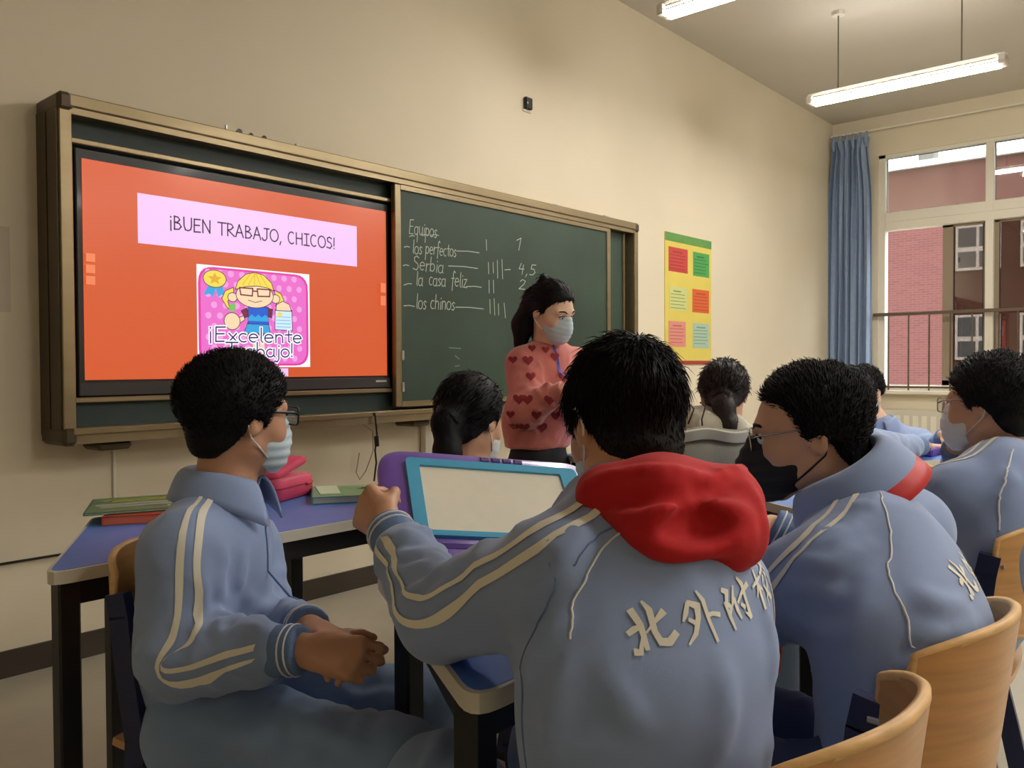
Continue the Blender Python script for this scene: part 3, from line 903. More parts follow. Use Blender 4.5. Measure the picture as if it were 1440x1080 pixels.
# award rosette
put('rosette_ribbon', S_CYN, [[I(.1, .82), I(.05, .70), I(.1, .72), I(.13, .69), I(.16, .8)], [I(.15, .8), I(.17, .69), I(.2, .72), I(.24, .7), I(.2, .82)]])
outlined('rosette_disc', S_YEL, E_(.145, .87, .095, .085))
put('rosette_star', S_GLD, [[I(.145 + .06 * (1 if k % 2 == 0 else .45) * math.sin(math.pi * k / 5), .87 + .062 * (1 if k % 2 == 0 else .45) * math.cos(math.pi * k / 5)) for k in range(10)]])
# pupil with pigtails, glasses and a worksheet
outlined('pigtail', S_YEL, [I(.3, .8), I(.23, .76), I(.2, .68), I(.24, .6), I(.27, .57), I(.25, .66), I(.3, .72)])
outlined('pigtail', S_YEL, [I(.66, .8), I(.72, .77), I(.75, .7), I(.71, .63), I(.67, .64), I(.7, .7), I(.67, .75)])
outlined('ear', S_SKIN, E_(.29, .70, .04, .045)); outlined('ear', S_SKIN, E_(.67, .71, .04, .045))
put('leg', S_SKIN, [[I(.46, .12), I(.5, .12), I(.5, .32), I(.46, .32)], [I(.53, .12), I(.57, .12), I(.56, .32), I(.52, .32)]])
outlined('skirt', S_CYN, [I(.38, .34), I(.62, .34), I(.6, .46), I(.42, .46)])
put('skirt_hem', S_MAR, [[I(.36, .315), I(.64, .315), I(.62, .35), I(.38, .35)]])
outlined('sleeve', S_MAR, [I(.41, .60), I(.36, .57), I(.39, .5), I(.43, .52)]); outlined('sleeve', S_MAR, [I(.59, .61), I(.64, .6), I(.63, .51), I(.58, .53)])
outlined('blouse', S_BLU, [I(.42, .44), I(.6, .44), I(.6, .62), I(.42, .62)])
put('blouse_wave', S_CYN, [[I(.42, .5), I(.45, .54), I(.48, .51), I(.51, .54), I(.54, .51), I(.57, .54), I(.6, .51), I(.6, .47), I(.42, .47)]])
outlined('arm', S_SKIN, [I(.38, .52), I(.3, .48), I(.32, .42), I(.39, .48)])
outlined('hand', S_SKIN, E_(.28, .46, .068, .085))
put('hair_tie', S_GRN, [[I(.25, .56), I(.31, .56), I(.31, .64), I(.26, .63)]])
outlined('face', S_SKIN, E_(.48, .73, .165, .125, 28))
fr = [I(.31, .78), I(.33, .86), I(.4, .94), I(.48, .965), I(.56, .945), I(.63, .87), I(.65, .79), I(.6, .815), I(.5, .83), I(.4, .815)]
outlined('fringe', S_YEL, fr)
put('hair_line', S_GLD, [], [[I(.48, .955), I(.42, .83)], [I(.48, .955), I(.475, .835)], [I(.49, .955), I(.53, .835)], [I(.44, .945), I(.37, .83)], [I(.53, .945), I(.59, .83)]], .003)
put('spectacles', S_MAR, [], [[I(.345, .80), I(.46, .80), I(.455, .725), I(.355, .73), I(.345, .80)], [I(.5, .80), I(.615, .80), I(.61, .73), I(.505, .725), I(.5, .80)], [I(.46, .775), I(.5, .775)]], .006)
put('smile', S_INK, [], [[I(.42, .68), I(.48, .66), I(.54, .68)]], .0028)
outlined('worksheet', S_PAL, [I(.655, .39), I(.82, .385), I(.815, .60), I(.66, .6)])
put('worksheet_line', S_CYN, [], [[I(.67, .42 + k * .035), I(.8, .42 + k * .035)] for k in range(4)], .0025)
put('worksheet_star', S_YEL, [[I(.7 + .035 * (1 if k % 2 == 0 else .45) * math.sin(math.pi * k / 5), .55 + .042 * (1 if k % 2 == 0 else .45) * math.cos(math.pi * k / 5)) for k in range(10)]])
outlined('hand', S_SKIN, [I(.665, .59), I(.67, .65), I(.73, .69), I(.79, .66), I(.81, .59)])
for (txt, u0, u1, v, sz) in (('\u00a1Excelente', .075, .915, .255, .036), ('Trabajo!', .22, .835, .105, .036)):
    for (nm, m_, w_) in (('lettering_halo', S_WHT, .017), ('lettering', S_NAVY, .0062)):
        mb, t3 = layer(nm, m_)
        a = I(u0, v); b = I(u1, v)
        lettering(mb, txt, a[0], a[1], sz, w_, t3, end=b[0])
        mb.build(nm, m_, sl, origin=ot)
S_SIDE = smat('screen_pale_orange', (236, 128, 84))
for (a, b) in (((1.3188, 1.5557), (1.3516, 1.5245)), ((1.3182, 1.5136), (1.3509, 1.4820)), ((1.3175, 1.4714), (1.3503, 1.4394)), ((2.7276, 1.5454), (2.7592, 1.4979)), ((2.7269, 1.4817), (2.7585, 1.4339))): put('side_button', S_SIDE, [box4(a, b)])
put('page_button', S_LIL, [box4((2.1384, 1.1238), (2.1859, 1.0883))])

# ================================================================== on and along the front wall
po = empty('poster', (6.11, 3.398, 1.135)); tag(po, 'yellow wall poster with six coloured text cards and a green header', 'poster')
op_ = (6.11, 3.398, 1.135)
MB().box(5.726, 6.481, 3.394, 3.3995, 1.135, 2.172).build('sheet', mat('yellow_paper', (222, 204, 96), .6, var=.04, vscale=3), po, origin=op_)
MB().box(5.726, 6.481, 3.3925, 3.394, 2.105, 2.172).build('header', mat('green_paper', (96, 150, 70), .6, var=.1, vscale=30), po, origin=op_)
MB().box(5.726, 6.481, 3.3925, 3.394, 1.135, 1.165).build('footer', mat('maroon_paper', (160, 50, 44), .6), po, origin=op_)
for (x0, x1, z0, z1, c, d, lb) in ((5.780, 6.078, 1.869, 2.061, (196, 66, 58), (150, 44, 44), 'red text card'), (6.169, 6.442, 1.862, 2.057, (72, 158, 78), (40, 110, 56), 'green text card'), (5.790, 6.070, 1.569, 1.751, (206, 212, 140), (130, 150, 92), 'pale green text card'),
                          (6.157, 6.439, 1.562, 1.753, (214, 96, 42), (176, 70, 30), 'orange text card'), (5.779, 6.046, 1.275, 1.478, (218, 140, 128), (180, 96, 96), 'pink text card'), (6.163, 6.439, 1.269, 1.475, (168, 196, 172), (110, 150, 132), 'pale teal text card')):
    nm = 'card_' + '_'.join(map(str, c))
    cdo = MB().box(x0, x1, 3.392, 3.394, z0, z1).build('card', mat(nm, c, .6), po, origin=op_)
    cdo['label'] = lb
    tl = MB()
    for k in range(6):
        zz = z1 - .03 - k * .027
        ins = .06 if k == 0 else .02
        tl.box(x0 + ins, x1 - ins - random.uniform(0, .05), 3.3915, 3.392, zz - (.011 if k == 0 else .006), zz)
    tl.build('text_lines', mat(nm + '_ink', d, .7), cdo, origin=op_)
sn = empty('sensor', (4.06, 3.398, 2.735)); tag(sn, 'small black sensor box high on the wall above the chalkboard', 'sensor')
MB().box(4.03, 4.098, 3.375, 3.399, 2.735, 2.808, bev=.006).build('housing', M_BLACK, sn, origin=(4.06, 3.398, 2.735))
MB().box(4.026, 4.102, 3.392, 3.3995, 2.718, 2.73).build('mount', M_EDGE, sn, origin=(4.06, 3.398, 2.735))
MB().tube([(4.045, 3.374, 2.77), (4.045, 3.377, 2.77)], .006, 10).build('lens', M_STEEL, sn, origin=(4.06, 3.398, 2.735))
tag(MB().box(1.474, 1.486, 3.388, 3.3995, .098, .85, bev=.003).build('cable_duct', M_WINF), 'narrow cream cable duct on the wall below the left of the board', 'cable duct')
tag(MB().box(3.14, 3.24, 3.36, 3.3995, .098, .84, bev=.006).build('cable_trunking', M_WINF), 'wide cream cable trunking on the wall below the middle of the board', 'cable duct')
tag(MB().box(7.62, 7.80, 3.385, 3.3995, .91, 1.00, bev=.004).build('socket_plate', M_EDGE), 'grey socket plate on the front wall right of the poster', 'socket')
tag(MB().box(RX0 + 3.6, 1.118, 3.396, 3.3995, 1.335, 1.645).build('notice_sheet', mat('grey_paper', (206, 196, 176), .6)), 'faded paper notice taped to the wall left of the board', 'notice')
# black cable hanging from the chalk tray
cc_ = MB().tube([(2.64, 3.18, .905), (2.642, 3.176, .86), (2.652, 3.18, .80), (2.648, 3.19, .72), (2.655, 3.19, .66), (2.645, 3.19, .60), (2.64, 3.19, .57)], .0045, 8)
cc_.tube([(2.652, 3.185, .79), (2.656, 3.185, .74)], .012, 8)
tag(cc_.build('black_cable', M_BLACK), 'black cable with a plug hanging from the chalk tray', 'cable')
tag(MB().tube([(2.66, 3.30, .845), (2.75, 3.33, .8), (2.76, 3.34, .7), (2.72, 3.35, .6), (2.68, 3.35, .56), (2.65, 3.34, .6), (2.655, 3.32, .7)], .0025, 6).build('grey_cable', M_TAUPE), 'thin grey cable looped below the chalk tray', 'cable')
tag(MB().tube([(.2, 3.386, .5), (.5, 3.388, .46), (.9, 3.386, .42), (1.47, 3.385, .42)], .005, 6).build('floor_cable', M_BLACK), 'black cable running low along the front wall behind the left table', 'cable')

# ================================================================== tables
TH = .74
def table(x, y, L, depth, off, rot, label):
    """trapezoid table: long edge from (x, y) along rot, slanted ends"""
    t = empty('student_table', (x, y, 0), rot); tag(t, label, 'table', 'blue trapezoid tables')
    pts = [(0, 0), (L, 0), (L - off, depth), (off, depth)]
    top = rounded_poly(pts, .03, 5)
    ins = rounded_poly([(.012, .007), (L - .012, .007), (L - off - .004, depth - .007), (off + .004, depth - .007)], .026, 5)
    ed = MB().prism(top, TH - .026, TH - .0008)
    auto_smooth(ed.build('edge_band', M_EDGE, t), 30)
    auto_smooth(MB().prism(ins, TH - .02, TH).build('table_top', M_BLUETOP, t), 30)
    fr = [(.06, .05), (L - .06, .05), (L - off - .035, depth - .05), (off + .035, depth - .05)]
    a = MB()
    for i in range(4):
        p, q = fr[i], fr[(i + 1) % 4]
        a.bar((p[0], p[1], TH - .053), (q[0], q[1], TH - .053), .025, .053)
    a.build('apron', M_BLKSTEEL, t)
    for i, (px, py) in enumerate(fr):
        lg = MB().box(px - .021, px + .021, py - .021, py + .021, .012, TH - .027, bev=.004).build('leg', M_BLKSTEEL, t)
        MB().box(px - .023, px + .023, py - .023, py + .023, 0, .014, bev=.003).build('foot_cap', M_BLACK, lg)
    MB().bar((fr[3][0], fr[3][1], .2), (fr[2][0], fr[2][1], .2), .022, .03).build('stretcher', M_BLKSTEEL, t)
    return t
table(.607, 1.705, 1.25, .55, .3175, 0, 'blue topped table with books and a pink pencil case by the board wall')
table(.700, .675, 1.22, .55, .3175, 0, 'blue topped table nearest the camera, under the boy with the drawing board')
table(2.075, .675, 1.2, .55, .3175, 0, 'blue topped table beyond the boy in the black mask')
table(3.44, 1.09, 1.1, .50, .29, math.radians(-33), 'blue topped table at which the boy facing the camera leans')
table(2.62, 1.705, 1.25, .55, .3175, 0, 'blue topped table in front of the girl in the pale hooded top')

# ================================================================== chairs
def chair(x, y, rz, label, bag=False):
    c = empty('school_chair', (x, y, 0), rz); tag(c, label, 'chair', 'plywood school chairs with navy frames')
    # backrest: bent plywood, wraps forward at both ends
    Wb = .168
    def bk(u, v):
        a = (u - .5) * 2
        ex = (abs(a) ** 3.2)
        zt = .785 - .03 * ex; zb = .535 + .04 * ex
        z = zb + (zt - zb) * v
        xx = Wb * a * (1 - .06 * (2 * v - 1) ** 4 * abs(a) ** 4)
        yy = -.215 + .075 * abs(a) ** 2.4 - (z - .565) * .13
        return (xx, yy, z)
    auto_smooth(MB().shell(bk, 30, 10, .013).build('backrest', M_PLY, c), 50)
    rim = [bk(i / 30, 1) for i in range(31)] + [bk(1, 1 - j / 10) for j in range(1, 11)] + [bk(1 - i / 30, 0) for i in range(1, 31)] + [bk(0, j / 10) for j in range(1, 10)]
    MB().tube(rim, .0075, 6, closed=True).build('backrest_edge', M_PLYE, c, smooth=True)
    def st(u, v):
        a = (u - .5) * 2; b = (v - .5) * 2
        return (.175 * a * (1 - .08 * b ** 4), .19 * b * (1 - .06 * a ** 4) + .005, .43 + .012 * a * a - .02 * max(0, b - .6) ** 2 * 4 + .008 * max(0, -b))
    auto_smooth(MB().shell(st, 16, 16, .013).build('seat', M_PLY, c), 50)
    for s in (-1, 1):
        # flat oval upright, bends at seat height and runs down into the rear leg
        X = s * .166
        pts = [(X, -.150, .72), (X, -.142, .68), (X, -.13, .58), (X, -.11, .46), (X, -.115, .40), (X, -.15, .25), (X, -.20, .012)]
        m = MB()
        for i in range(len(pts) - 1):
            p, q = Vector(pts[i]), Vector(pts[i + 1])
            m.bar(p + (p - q).normalized() * .004, q, .02, .042, (0, 1, 0))
        up = m.build('rear_upright', M_NAVY, c)
        MB().box(X - .012, X + .012, -.22, -.18, 0, .018).build('foot_cap', M_BLACK, up)
        fl = MB().bar((X, -.115, .405), (X, .12, .405), .02, .034).bar((X, .10, .41), (X, .17, .012), .02, .044, (0, 1, 0))
        fo = fl.build('front_leg', M_NAVY, c)
        MB().box(X - .012, X + .012, .15, .195, 0, .018).build('foot_cap', M_BLACK, fo)
        for z in (.61, .70):
            MB().tube([(X - s * .006, -.158 - (z - .565) * .13, z), (X - s * .006, -.13 - (z - .565) * .13, z)], .006, 10).build('screw', M_STEEL, up)
    MB().bar((-.166, .13, .2), (.166, .13, .2), .02, .03).build('stretcher', M_NAVY, c)
    return c
chair(.885, .485, 0, 'plywood chair nearest the camera, behind the boy with the drawing board')
chair(1.30, .475, 0, 'plywood chair behind the boy in the black mask')
chair(2.16, .56, math.radians(4), 'plywood chair at the right edge, behind the boy with the white mask straps')
chair(.878, 1.445, math.radians(-158), 'navy framed chair under the boy in glasses by the board')
chair(1.62, 1.42, 0, 'plywood chair under the girl with the low ponytail near the board')
chair(3.32, 1.02, math.radians(-70), 'plywood chair under the pupil hidden behind the boy in the black mask')
chair(4.22, 1.36, math.radians(108), 'plywood chair under the boy facing the camera')
gch = chair(2.70, 1.50, math.radians(-60), 'plywood chair covered with a grey cloth, under the girl in the pale top')
# grey cloth cover hung over that chair back
cl = empty('chair_cover', (2.70, 1.50, .55), math.radians(-60)); tag(cl, 'grey cloth bag cover hung over the back of the ponytail girl\'s chair', 'chair cover')
def cov(u, v):
    a = (u - .5) * 2
    if v < .5: yy, z = -.262, .48 + (v / .5) * .44
    else: yy, z = -.20 + .02 * (v - .5), .92 - ((v - .5) / .5) * .26
    yy += .05 * abs(a) ** 2.2 - (.01 + (z - .565) * .13) + .006 * math.sin(9 * a + 6 * z)
    return (.222 * a * (1 + .03 * math.sin(5 * z)), yy, z - .55 + .006 * math.sin(7 * a))
auto_smooth(MB().shell(cov, 24, 16, .006).build('cloth', mat('grey_canvas', (150, 148, 136), .85, var=.06, vscale=12, bump=.2, bscale=250), cl), 60)
def hem(u, v):
    a = (u - .5) * 2
    p = cov(u, .46 + .05 * v)
    return (p[0], p[1] - .006, p[2])
auto_smooth(MB().shell(hem, 24, 3, .004).build('hem', mat('pale_canvas_hem', (176, 172, 158), .85), cl), 60)

# ================================================================== on the left table
def book(name, corner, du, dv, th, cover, label, z, art=None, pages=(226, 220, 200), lift=0.0):
    """closed paperback: corner (x, y), edge vectors du, dv, standing at height z"""
    du = Vector((*du, 0)); dv = Vector((*dv, 0)); c = Vector((*corner, z))
    b = empty(name, c); tag(b, label, 'book')
    def slab(mb, a0, a1, b0, b1, z0, z1):
        v = [tuple(du * a + dv * b_ + Vector((0, 0, zz + lift * a))) for zz in (z0, z1) for (a, b_) in ((a0, b0), (a1, b0), (a1, b1), (a0, b1))]
        return mb.add(v, [(3, 2, 1, 0), (4, 5, 6, 7), (0, 1, 5, 4), (1, 2, 6, 5), (2, 3, 7, 6), (3, 0, 4, 7)])
    mc = mat('cover_' + name + '_%d%d%d' % cover, cover, .35, var=.08, vscale=12)
    slab(MB(), .006, .985, .012, .988, .0015, th - .0015).build('pages', mat('paper_%d' % pages[0], pages, .8), b)
    slab(MB(), 0, 1, 0, 1, 0, .0018).build('back_cover', mc, b)
    f = slab(MB(), 0, 1, 0, 1, th - .0018, th).build('front_cover', mc, b)
    slab(MB(), -.006, .004, 0, 1, 0, th).build('spine', mc, b)
    if art:
        for (nm, rgb, sts, w) in art:
            mb = MB()
            for s_ in sts:
                stroke(mb, s_, w, lambda u, v: tuple(du * u + dv * v + Vector((0, 0, th + .0006 + lift * u))))
            mb.build(nm, mat('print_%d_%d_%d' % rgb, rgb, .5), f)
    return b
def wave(u0, u1, v, n=9, a=.02): return [(u0 + (u1 - u0) * k / n, v + a * (1 if k % 2 else -1)) for k in range(n + 1)]
art1 = [('title_print', (190, 214, 70), [wave(.12, .8, .8, 14, .03), wave(.2, .75, .7, 8, .015)], .05), ('picture_print', (150, 170, 150), [[(.1, .45), (.5, .5), (.9, .44)], [(.15, .3), (.6, .34), (.85, .28)]], .12),
        ('title_print', (206, 220, 80), [arc(.78, .16, .1, .07, 40, 330, 10)], .03)]
book('red_exercise_book', (.892, 2.118), (.175, -.100), (.125, .165), .022, (196, 70, 52), 'red exercise book lying under the green one on the left table', TH + .0005, pages=(208, 112, 84))
book('green_textbook', (.862, 2.150), (.262, -.112), (.112, .215), .007, (56, 128, 92), 'green textbook with yellow title on top of the red one, left table', TH + .024, art1)
art2 = [('picture_print', (40, 52, 70), [[(.45, .62), (.52, .7), (.5, .58)]], .05), ('picture_print', (120, 190, 120), [arc(.6, .62, .12, .12, 0, 330, 12)], .02), ('title_print', (210, 226, 120), [wave(.2, .8, .9, 8, .01)], .03)]
book('green_workbook', (1.415, 1.98), (.255, -.165), (.125, .175), .020, (84, 168, 118), 'green workbook beside the pink pencil case on the left table', TH + .0005, art2, pages=(206, 206, 204))
tag(MB().prism([(1.46, 2.005), (1.51, 1.975), (1.60, 2.115), (1.545, 2.148)], TH + .0208, TH + .0222).build('loose_sheet', mat('pale_green_paper', (206, 222, 190), .7)), 'pale loose sheet lying on the green workbook', 'paper')

# pink pencil case with its lid open
pc = empty('pencil_case', (1.435, 2.155, TH), math.radians(24)); tag(pc, 'pink zipped pencil case with its flap half open on the left table', 'pencil case')
M_PINK = mat('pink_fabric', (206, 62, 98), .7, var=.08, vscale=25, bump=.2, bscale=300)
M_PINKD = mat('deep_pink_fabric', (150, 34, 62), .75)
def tf(p): return p
def loft(mb, rings, cap=True):
    n = len(rings[0])
    v = [p for r_ in rings for p in r_]
    f = [(i * n + k, i * n + (k + 1) % n, (i + 1) * n + (k + 1) % n, (i + 1) * n + k) for i in range(len(rings) - 1) for k in range(n)]
    if cap: f += [tuple(range(n - 1, -1, -1)), tuple(range((len(rings) - 1) * n, len(rings) * n))]
    return mb.add(v, f)
def prr(hx, hy, z, r): return [(p[0], p[1], z) for p in rrect(-hx, hx, -hy, hy, r, 5)]
auto_smooth(loft(MB(), [prr(.098, .044, .001, .03), prr(.105, .05, .006, .034), prr(.106, .05, .04, .034), prr(.103, .048, .058, .034), prr(.096, .042, .063, .03)]).build('body', M_PINK, pc), 60)
auto_smooth(loft(MB(), [prr(.1075, .0515, .036, .035), prr(.1075, .0515, .041, .035)]).build('zip_tape', M_PINKD, pc), 60)
auto_smooth(loft(MB(), [prr(.0985, .0455, .060, .032), prr(.0985, .0455, .066, .032)]).build('rim', mat('pale_pink_piping', (232, 120, 140), .6), pc), 60)
lid = []
for (h_, ang) in ((0, 0), (.012, 0), (.016, .0)):
    lid.append(h_)
def lidp(z, k):
    out = []
    ca, sa = math.cos(math.radians(15)), math.sin(math.radians(15))
    for p in rrect(-.098 * k, .098 * k, -.044 * k, .044 * k, .03 * k, 5):
        x = p[0] + .098; zz = z
        out.append((-.098 + x * ca - zz * sa, p[1] + .006, .064 + x * sa * .75 + zz * ca))
    return out
auto_smooth(loft(MB(), [lidp(0, .96), lidp(.004, 1), lidp(.014, .98), lidp(.02, .86)]).build('flap', M_PINK, pc), 60)
MB().box(.045, .075, -.056, -.0515, .034, .043, bev=.002).build('zip_puller', mat('red_puller', (190, 50, 60), .4), pc)

# ================================================================== things on the far tables
tag(MB().box(-.07, .07, -.05, .05, 0, .035, bev=.006).build('purple_box', mat('purple_plastic', (92, 62, 150), .4)), 'small purple box on the table in front of the boy with mask straps', 'box').location = (3.86, 1.02, TH)
nb = MB().box(-.1, .1, -.07, .07, 0, .006).build('white_notebook', mat('white_paper', (226, 226, 222), .7)); tag(nb, 'open white notebook on the far table by the boy facing the camera', 'notebook'); nb.location = (3.72, 1.12, TH); nb.rotation_euler = (0, 0, .5)

# ================================================================== the magnetic drawing board held by the boy in the red hood
DB_TL, DB_TR, DB_BL = V3((1.002, 1.128, 0.962)), V3((1.288, 0.966, 0.925)), V3((0.924, 1.016, 0.850))
ud = DB_TR - DB_TL; du_ = np.linalg.norm(ud); ud /= du_
vd = DB_TL - DB_BL; dv_ = np.linalg.norm(vd); vd -= ud * (vd @ ud); vd /= np.linalg.norm(vd)
nd = np.cross(ud, vd)
og_ = (DB_TL - vd * dv_ + ud * du_ / 2)
db = bpy.data.objects.new('drawing_board', None); COL.objects.link(db)
db.matrix_world = Matrix(((ud[0], vd[0], nd[0], og_[0]), (ud[1], vd[1], nd[1], og_[1]), (ud[2], vd[2], nd[2], og_[2]), (0, 0, 0, 1)))
tag(db, 'purple drawing board with a turquoise frame, held by the boy in the red hood', 'drawing board')
M_PURP = mat('purple_plastic_shell', (116, 84, 176), .28, coat=.3, spec=.6)
M_PURPD = mat('deep_purple_plastic', (70, 40, 120), .35)
M_TURQ = mat('turquoise_plastic', (72, 162, 200), .3, coat=.2)
hw, hh = du_ / 2, dv_
def ringz(x0, x1, y0, y1, r, z): return [(p[0], p[1], z) for p in rrect(x0, x1, y0, y1, r, 8)]
auto_smooth(loft(MB(), [ringz(-hw - .036, hw + .03, -.048, hh + .018, .05, -.026), ringz(-hw - .047, hw + .04, -.058, hh + .030, .058, -.016), ringz(-hw - .047, hw + .04, -.058, hh + .030, .058, -.006), ringz(-hw - .036, hw + .03, -.048, hh + .020, .05, .002)]).build('shell', M_PURP, db), 50)
def frame_ring(name, o_, i_, z0, z1, m, r0, r1):
    A = rrect(*o_, r0, 6); B = rrect(*i_, r1, 6); n = len(A)
    v = [(p[0], p[1], z0) for p in A] + [(p[0], p[1], z1) for p in A] + [(p[0], p[1], z1 - .001) for p in B] + [(p[0], p[1], z0) for p in B]
    f = []
    for k in range(n):
        j = (k + 1) % n
        for (a, b) in ((0, 1), (1, 2), (2, 3), (3, 0)):
            f.append((a * n + k, a * n + j, b * n + j, b * n + k))
    return auto_smooth(MB().add(v, f).build(name, m, db), 40)
frame_ring('frame', (-hw, hw, 0, hh), (-hw + .024, hw - .034, .012, hh - .016), .001, .010, M_TURQ, .012, .004)
MB().box(-hw + .02, hw - .03, .01, hh - .013, .0015, .004).build('drawing_surface', mat('pale_grey_screen', (230, 224, 204), .35, var=.02, vscale=40), db)
MB().box(-hw + .03, hw - .05, -.022, -.010, -.001, .0032, bev=.001).build('eraser_slot', M_PURPD, db)
MB().box(-hw + .14, -hw + .20, -.024, -.008, .001, .008, bev=.003).build('eraser_slider', M_PURP, db)
hs = MB()
for k in range(4): hs.tube([(-.02 + k * .022, hh + .012, .0), (-.005 + k * .022, hh + .012, .0)], .0075, 8)
auto_smooth(hs.build('hand_grip', M_PURPD, db), 60)
for k, y in enumerate((.045, .075, .105)):
    MB().tube([(hw - .015, y, .009), (hw - .015, y, .012)], [.0055, .004], 10).build('stud', M_TURQ, db, smooth=True)
pen = MB().tube([(hw - .03, .055, .012), (hw - .055, .035, .016), (hw - .075, .02, .02)], .0035, 8).build('pen', mat('lime_plastic', (186, 210, 96), .4), db)
MB().tube([(hw - .03, .055, .012), (hw, .07, .03), (hw + .03, .068, .02), (hw + .03, .06, 0)], .0018, 6).build('pen_cord', mat('lime_plastic', (186, 210, 96), .4), db)

# ================================================================== people
M_SKIN = mat('skin', (208, 160, 128), .5, var=.06, vscale=18, bump=.05, bscale=250)
M_SKIN2 = mat('tanned_skin', (196, 146, 114), .5, var=.06, vscale=18, bump=.05, bscale=250)
M_SKINP = mat('fair_skin', (228, 188, 160), .5, var=.05, vscale=18)
M_HAIR = mat('black_hair', (10, 8, 8), .6, spec=.2)
M_HAIRB = mat('dark_brown_hair', (34, 23, 20), .45, spec=.4)
M_JKT = mat('light_blue_tracksuit', (138, 158, 198), .75, var=.04, vscale=9, bump=.06, bscale=700, sheen=.25)
M_JKT2 = mat('blue_cuff_knit', (98, 124, 166), .8, bump=.3, bscale=350)
M_TRS = mat('blue_tracksuit_trousers', (124, 150, 188), .75, var=.06, vscale=9, bump=.06, bscale=700, sheen=.2)
M_TRSD = mat('navy_trousers', (58, 72, 112), .75, var=.06, vscale=9, bump=.06, bscale=700)
M_CREAM = mat('cream_tape', (236, 231, 214), .7)
M_PIPE = mat('white_piping', (222, 222, 222), .7)
M_RED = mat('red_fleece', (184, 8, 18), .85, var=.08, vscale=14, bump=.08, bscale=600, sheen=.05)
M_REDS = mat('red_silk_scarf', (196, 32, 36), .5)
M_MASK = mat('pale_blue_mask', (196, 214, 220), .75, var=.03, vscale=30)
M_MASKW = mat('white_mask', (222, 226, 222), .75)
M_MASKB = mat('black_mask', (22, 21, 24), .7)
M_LOOP = mat('white_elastic', (228, 224, 216), .7)
M_NAVYT = mat('navy_shirt', (28, 42, 104), .75)
M_SHOE = mat('white_trainer', (214, 212, 206), .6)
M_EYEW = mat('eye_white', (232, 226, 220), .25)
M_IRIS = mat('dark_iris', (28, 18, 14), .2)
M_LENS = glass('spectacle_lens', (236, 240, 242), .2)
M_FRAMEB = mat('black_spectacle_frame', (16, 15, 16), .3)
M_FRAMES = mat('silver_spectacle_frame', (178, 172, 160), .25, metal=.9)

def frame3(yw, pt=0.0, rl=0.0):
    y_, p_, r_ = math.radians(yw), math.radians(pt), math.radians(rl)
    f0 = V3((math.cos(y_), math.sin(y_), 0)); z = V3((0, 0, 1))
    f = f0 * math.cos(p_) + z * math.sin(p_)
    u = z * math.cos(p_) - f0 * math.sin(p_)
    r = np.cross(f, u)
    r2 = r * math.cos(r_) - u * math.sin(r_); u2 = u * math.cos(r_) + r * math.sin(r_)
    return np.stack([r2, f, u2], 1)

def unit(v):
    v = V3(v); return v / (np.linalg.norm(v) + 1e-12)

def hand_prims(wr, d, n, side, curls, sc=1.0, spread=.12, thumb=.5):
    d = unit(d); n = V3(n); n = unit(n - d * (n @ d))
    s = np.cross(d, n) if side == 'R' else np.cross(n, d)
    wr = V3(wr)
    out = [rc(wr - d * .03, wr + d * .012, .024 * sc, .026 * sc, .015, fl=(n, .75))]
    kn = []
    for i, o in enumerate((.030, .010, -.010, -.029)):
        k0 = wr + d * (.086, .090, .085, .076)[i] * sc + s * o * sc
        kn.append(k0)
        out.append(rc(wr + d * .012 + s * o * .55 * sc, k0, .0165 * sc, .0125 * sc, .012))
    L = ((.040, .025, .020), (.044, .028, .021), (.041, .026, .020), (.032, .020, .018))
    for i in range(4):
        c = curls[i]
        ang = 0.0
        p = kn[i]
        base = unit(d + s * spread * (1.0, .3, -.35, -1.0)[i])
        for j in range(3):
            ang += math.radians((72, 92, 58)[j]) * c
            q = p + (base * math.cos(ang) + n * math.sin(ang)) * L[i][j] * sc
            out.append(rc(p, q, (.0095, .0085, .0078)[j] * sc, (.0085, .0078, .0068)[j] * sc, .005))
            p = q
    tb = wr + d * .022 * sc + s * .024 * sc + n * .004
    td = unit(d * .75 + s * (.75 - .45 * thumb) + n * .55 * thumb)
    p1 = tb + td * .042 * sc
    td2 = unit(td + d * .35 - s * .25 * thumb + n * .25 * thumb)
    p2 = p1 + td2 * .03 * sc
    td3 = unit(td2 + d * .3 - s * .3 * thumb + n * .2 * thumb)
    p3 = p2 + td3 * .024 * sc
    out += [rc(tb, p1, .0155 * sc, .0115 * sc, .012), rc(p1, p2, .011 * sc, .0098 * sc, .005), rc(p2, p3, .0098 * sc, .0078 * sc, .004)]
    return out

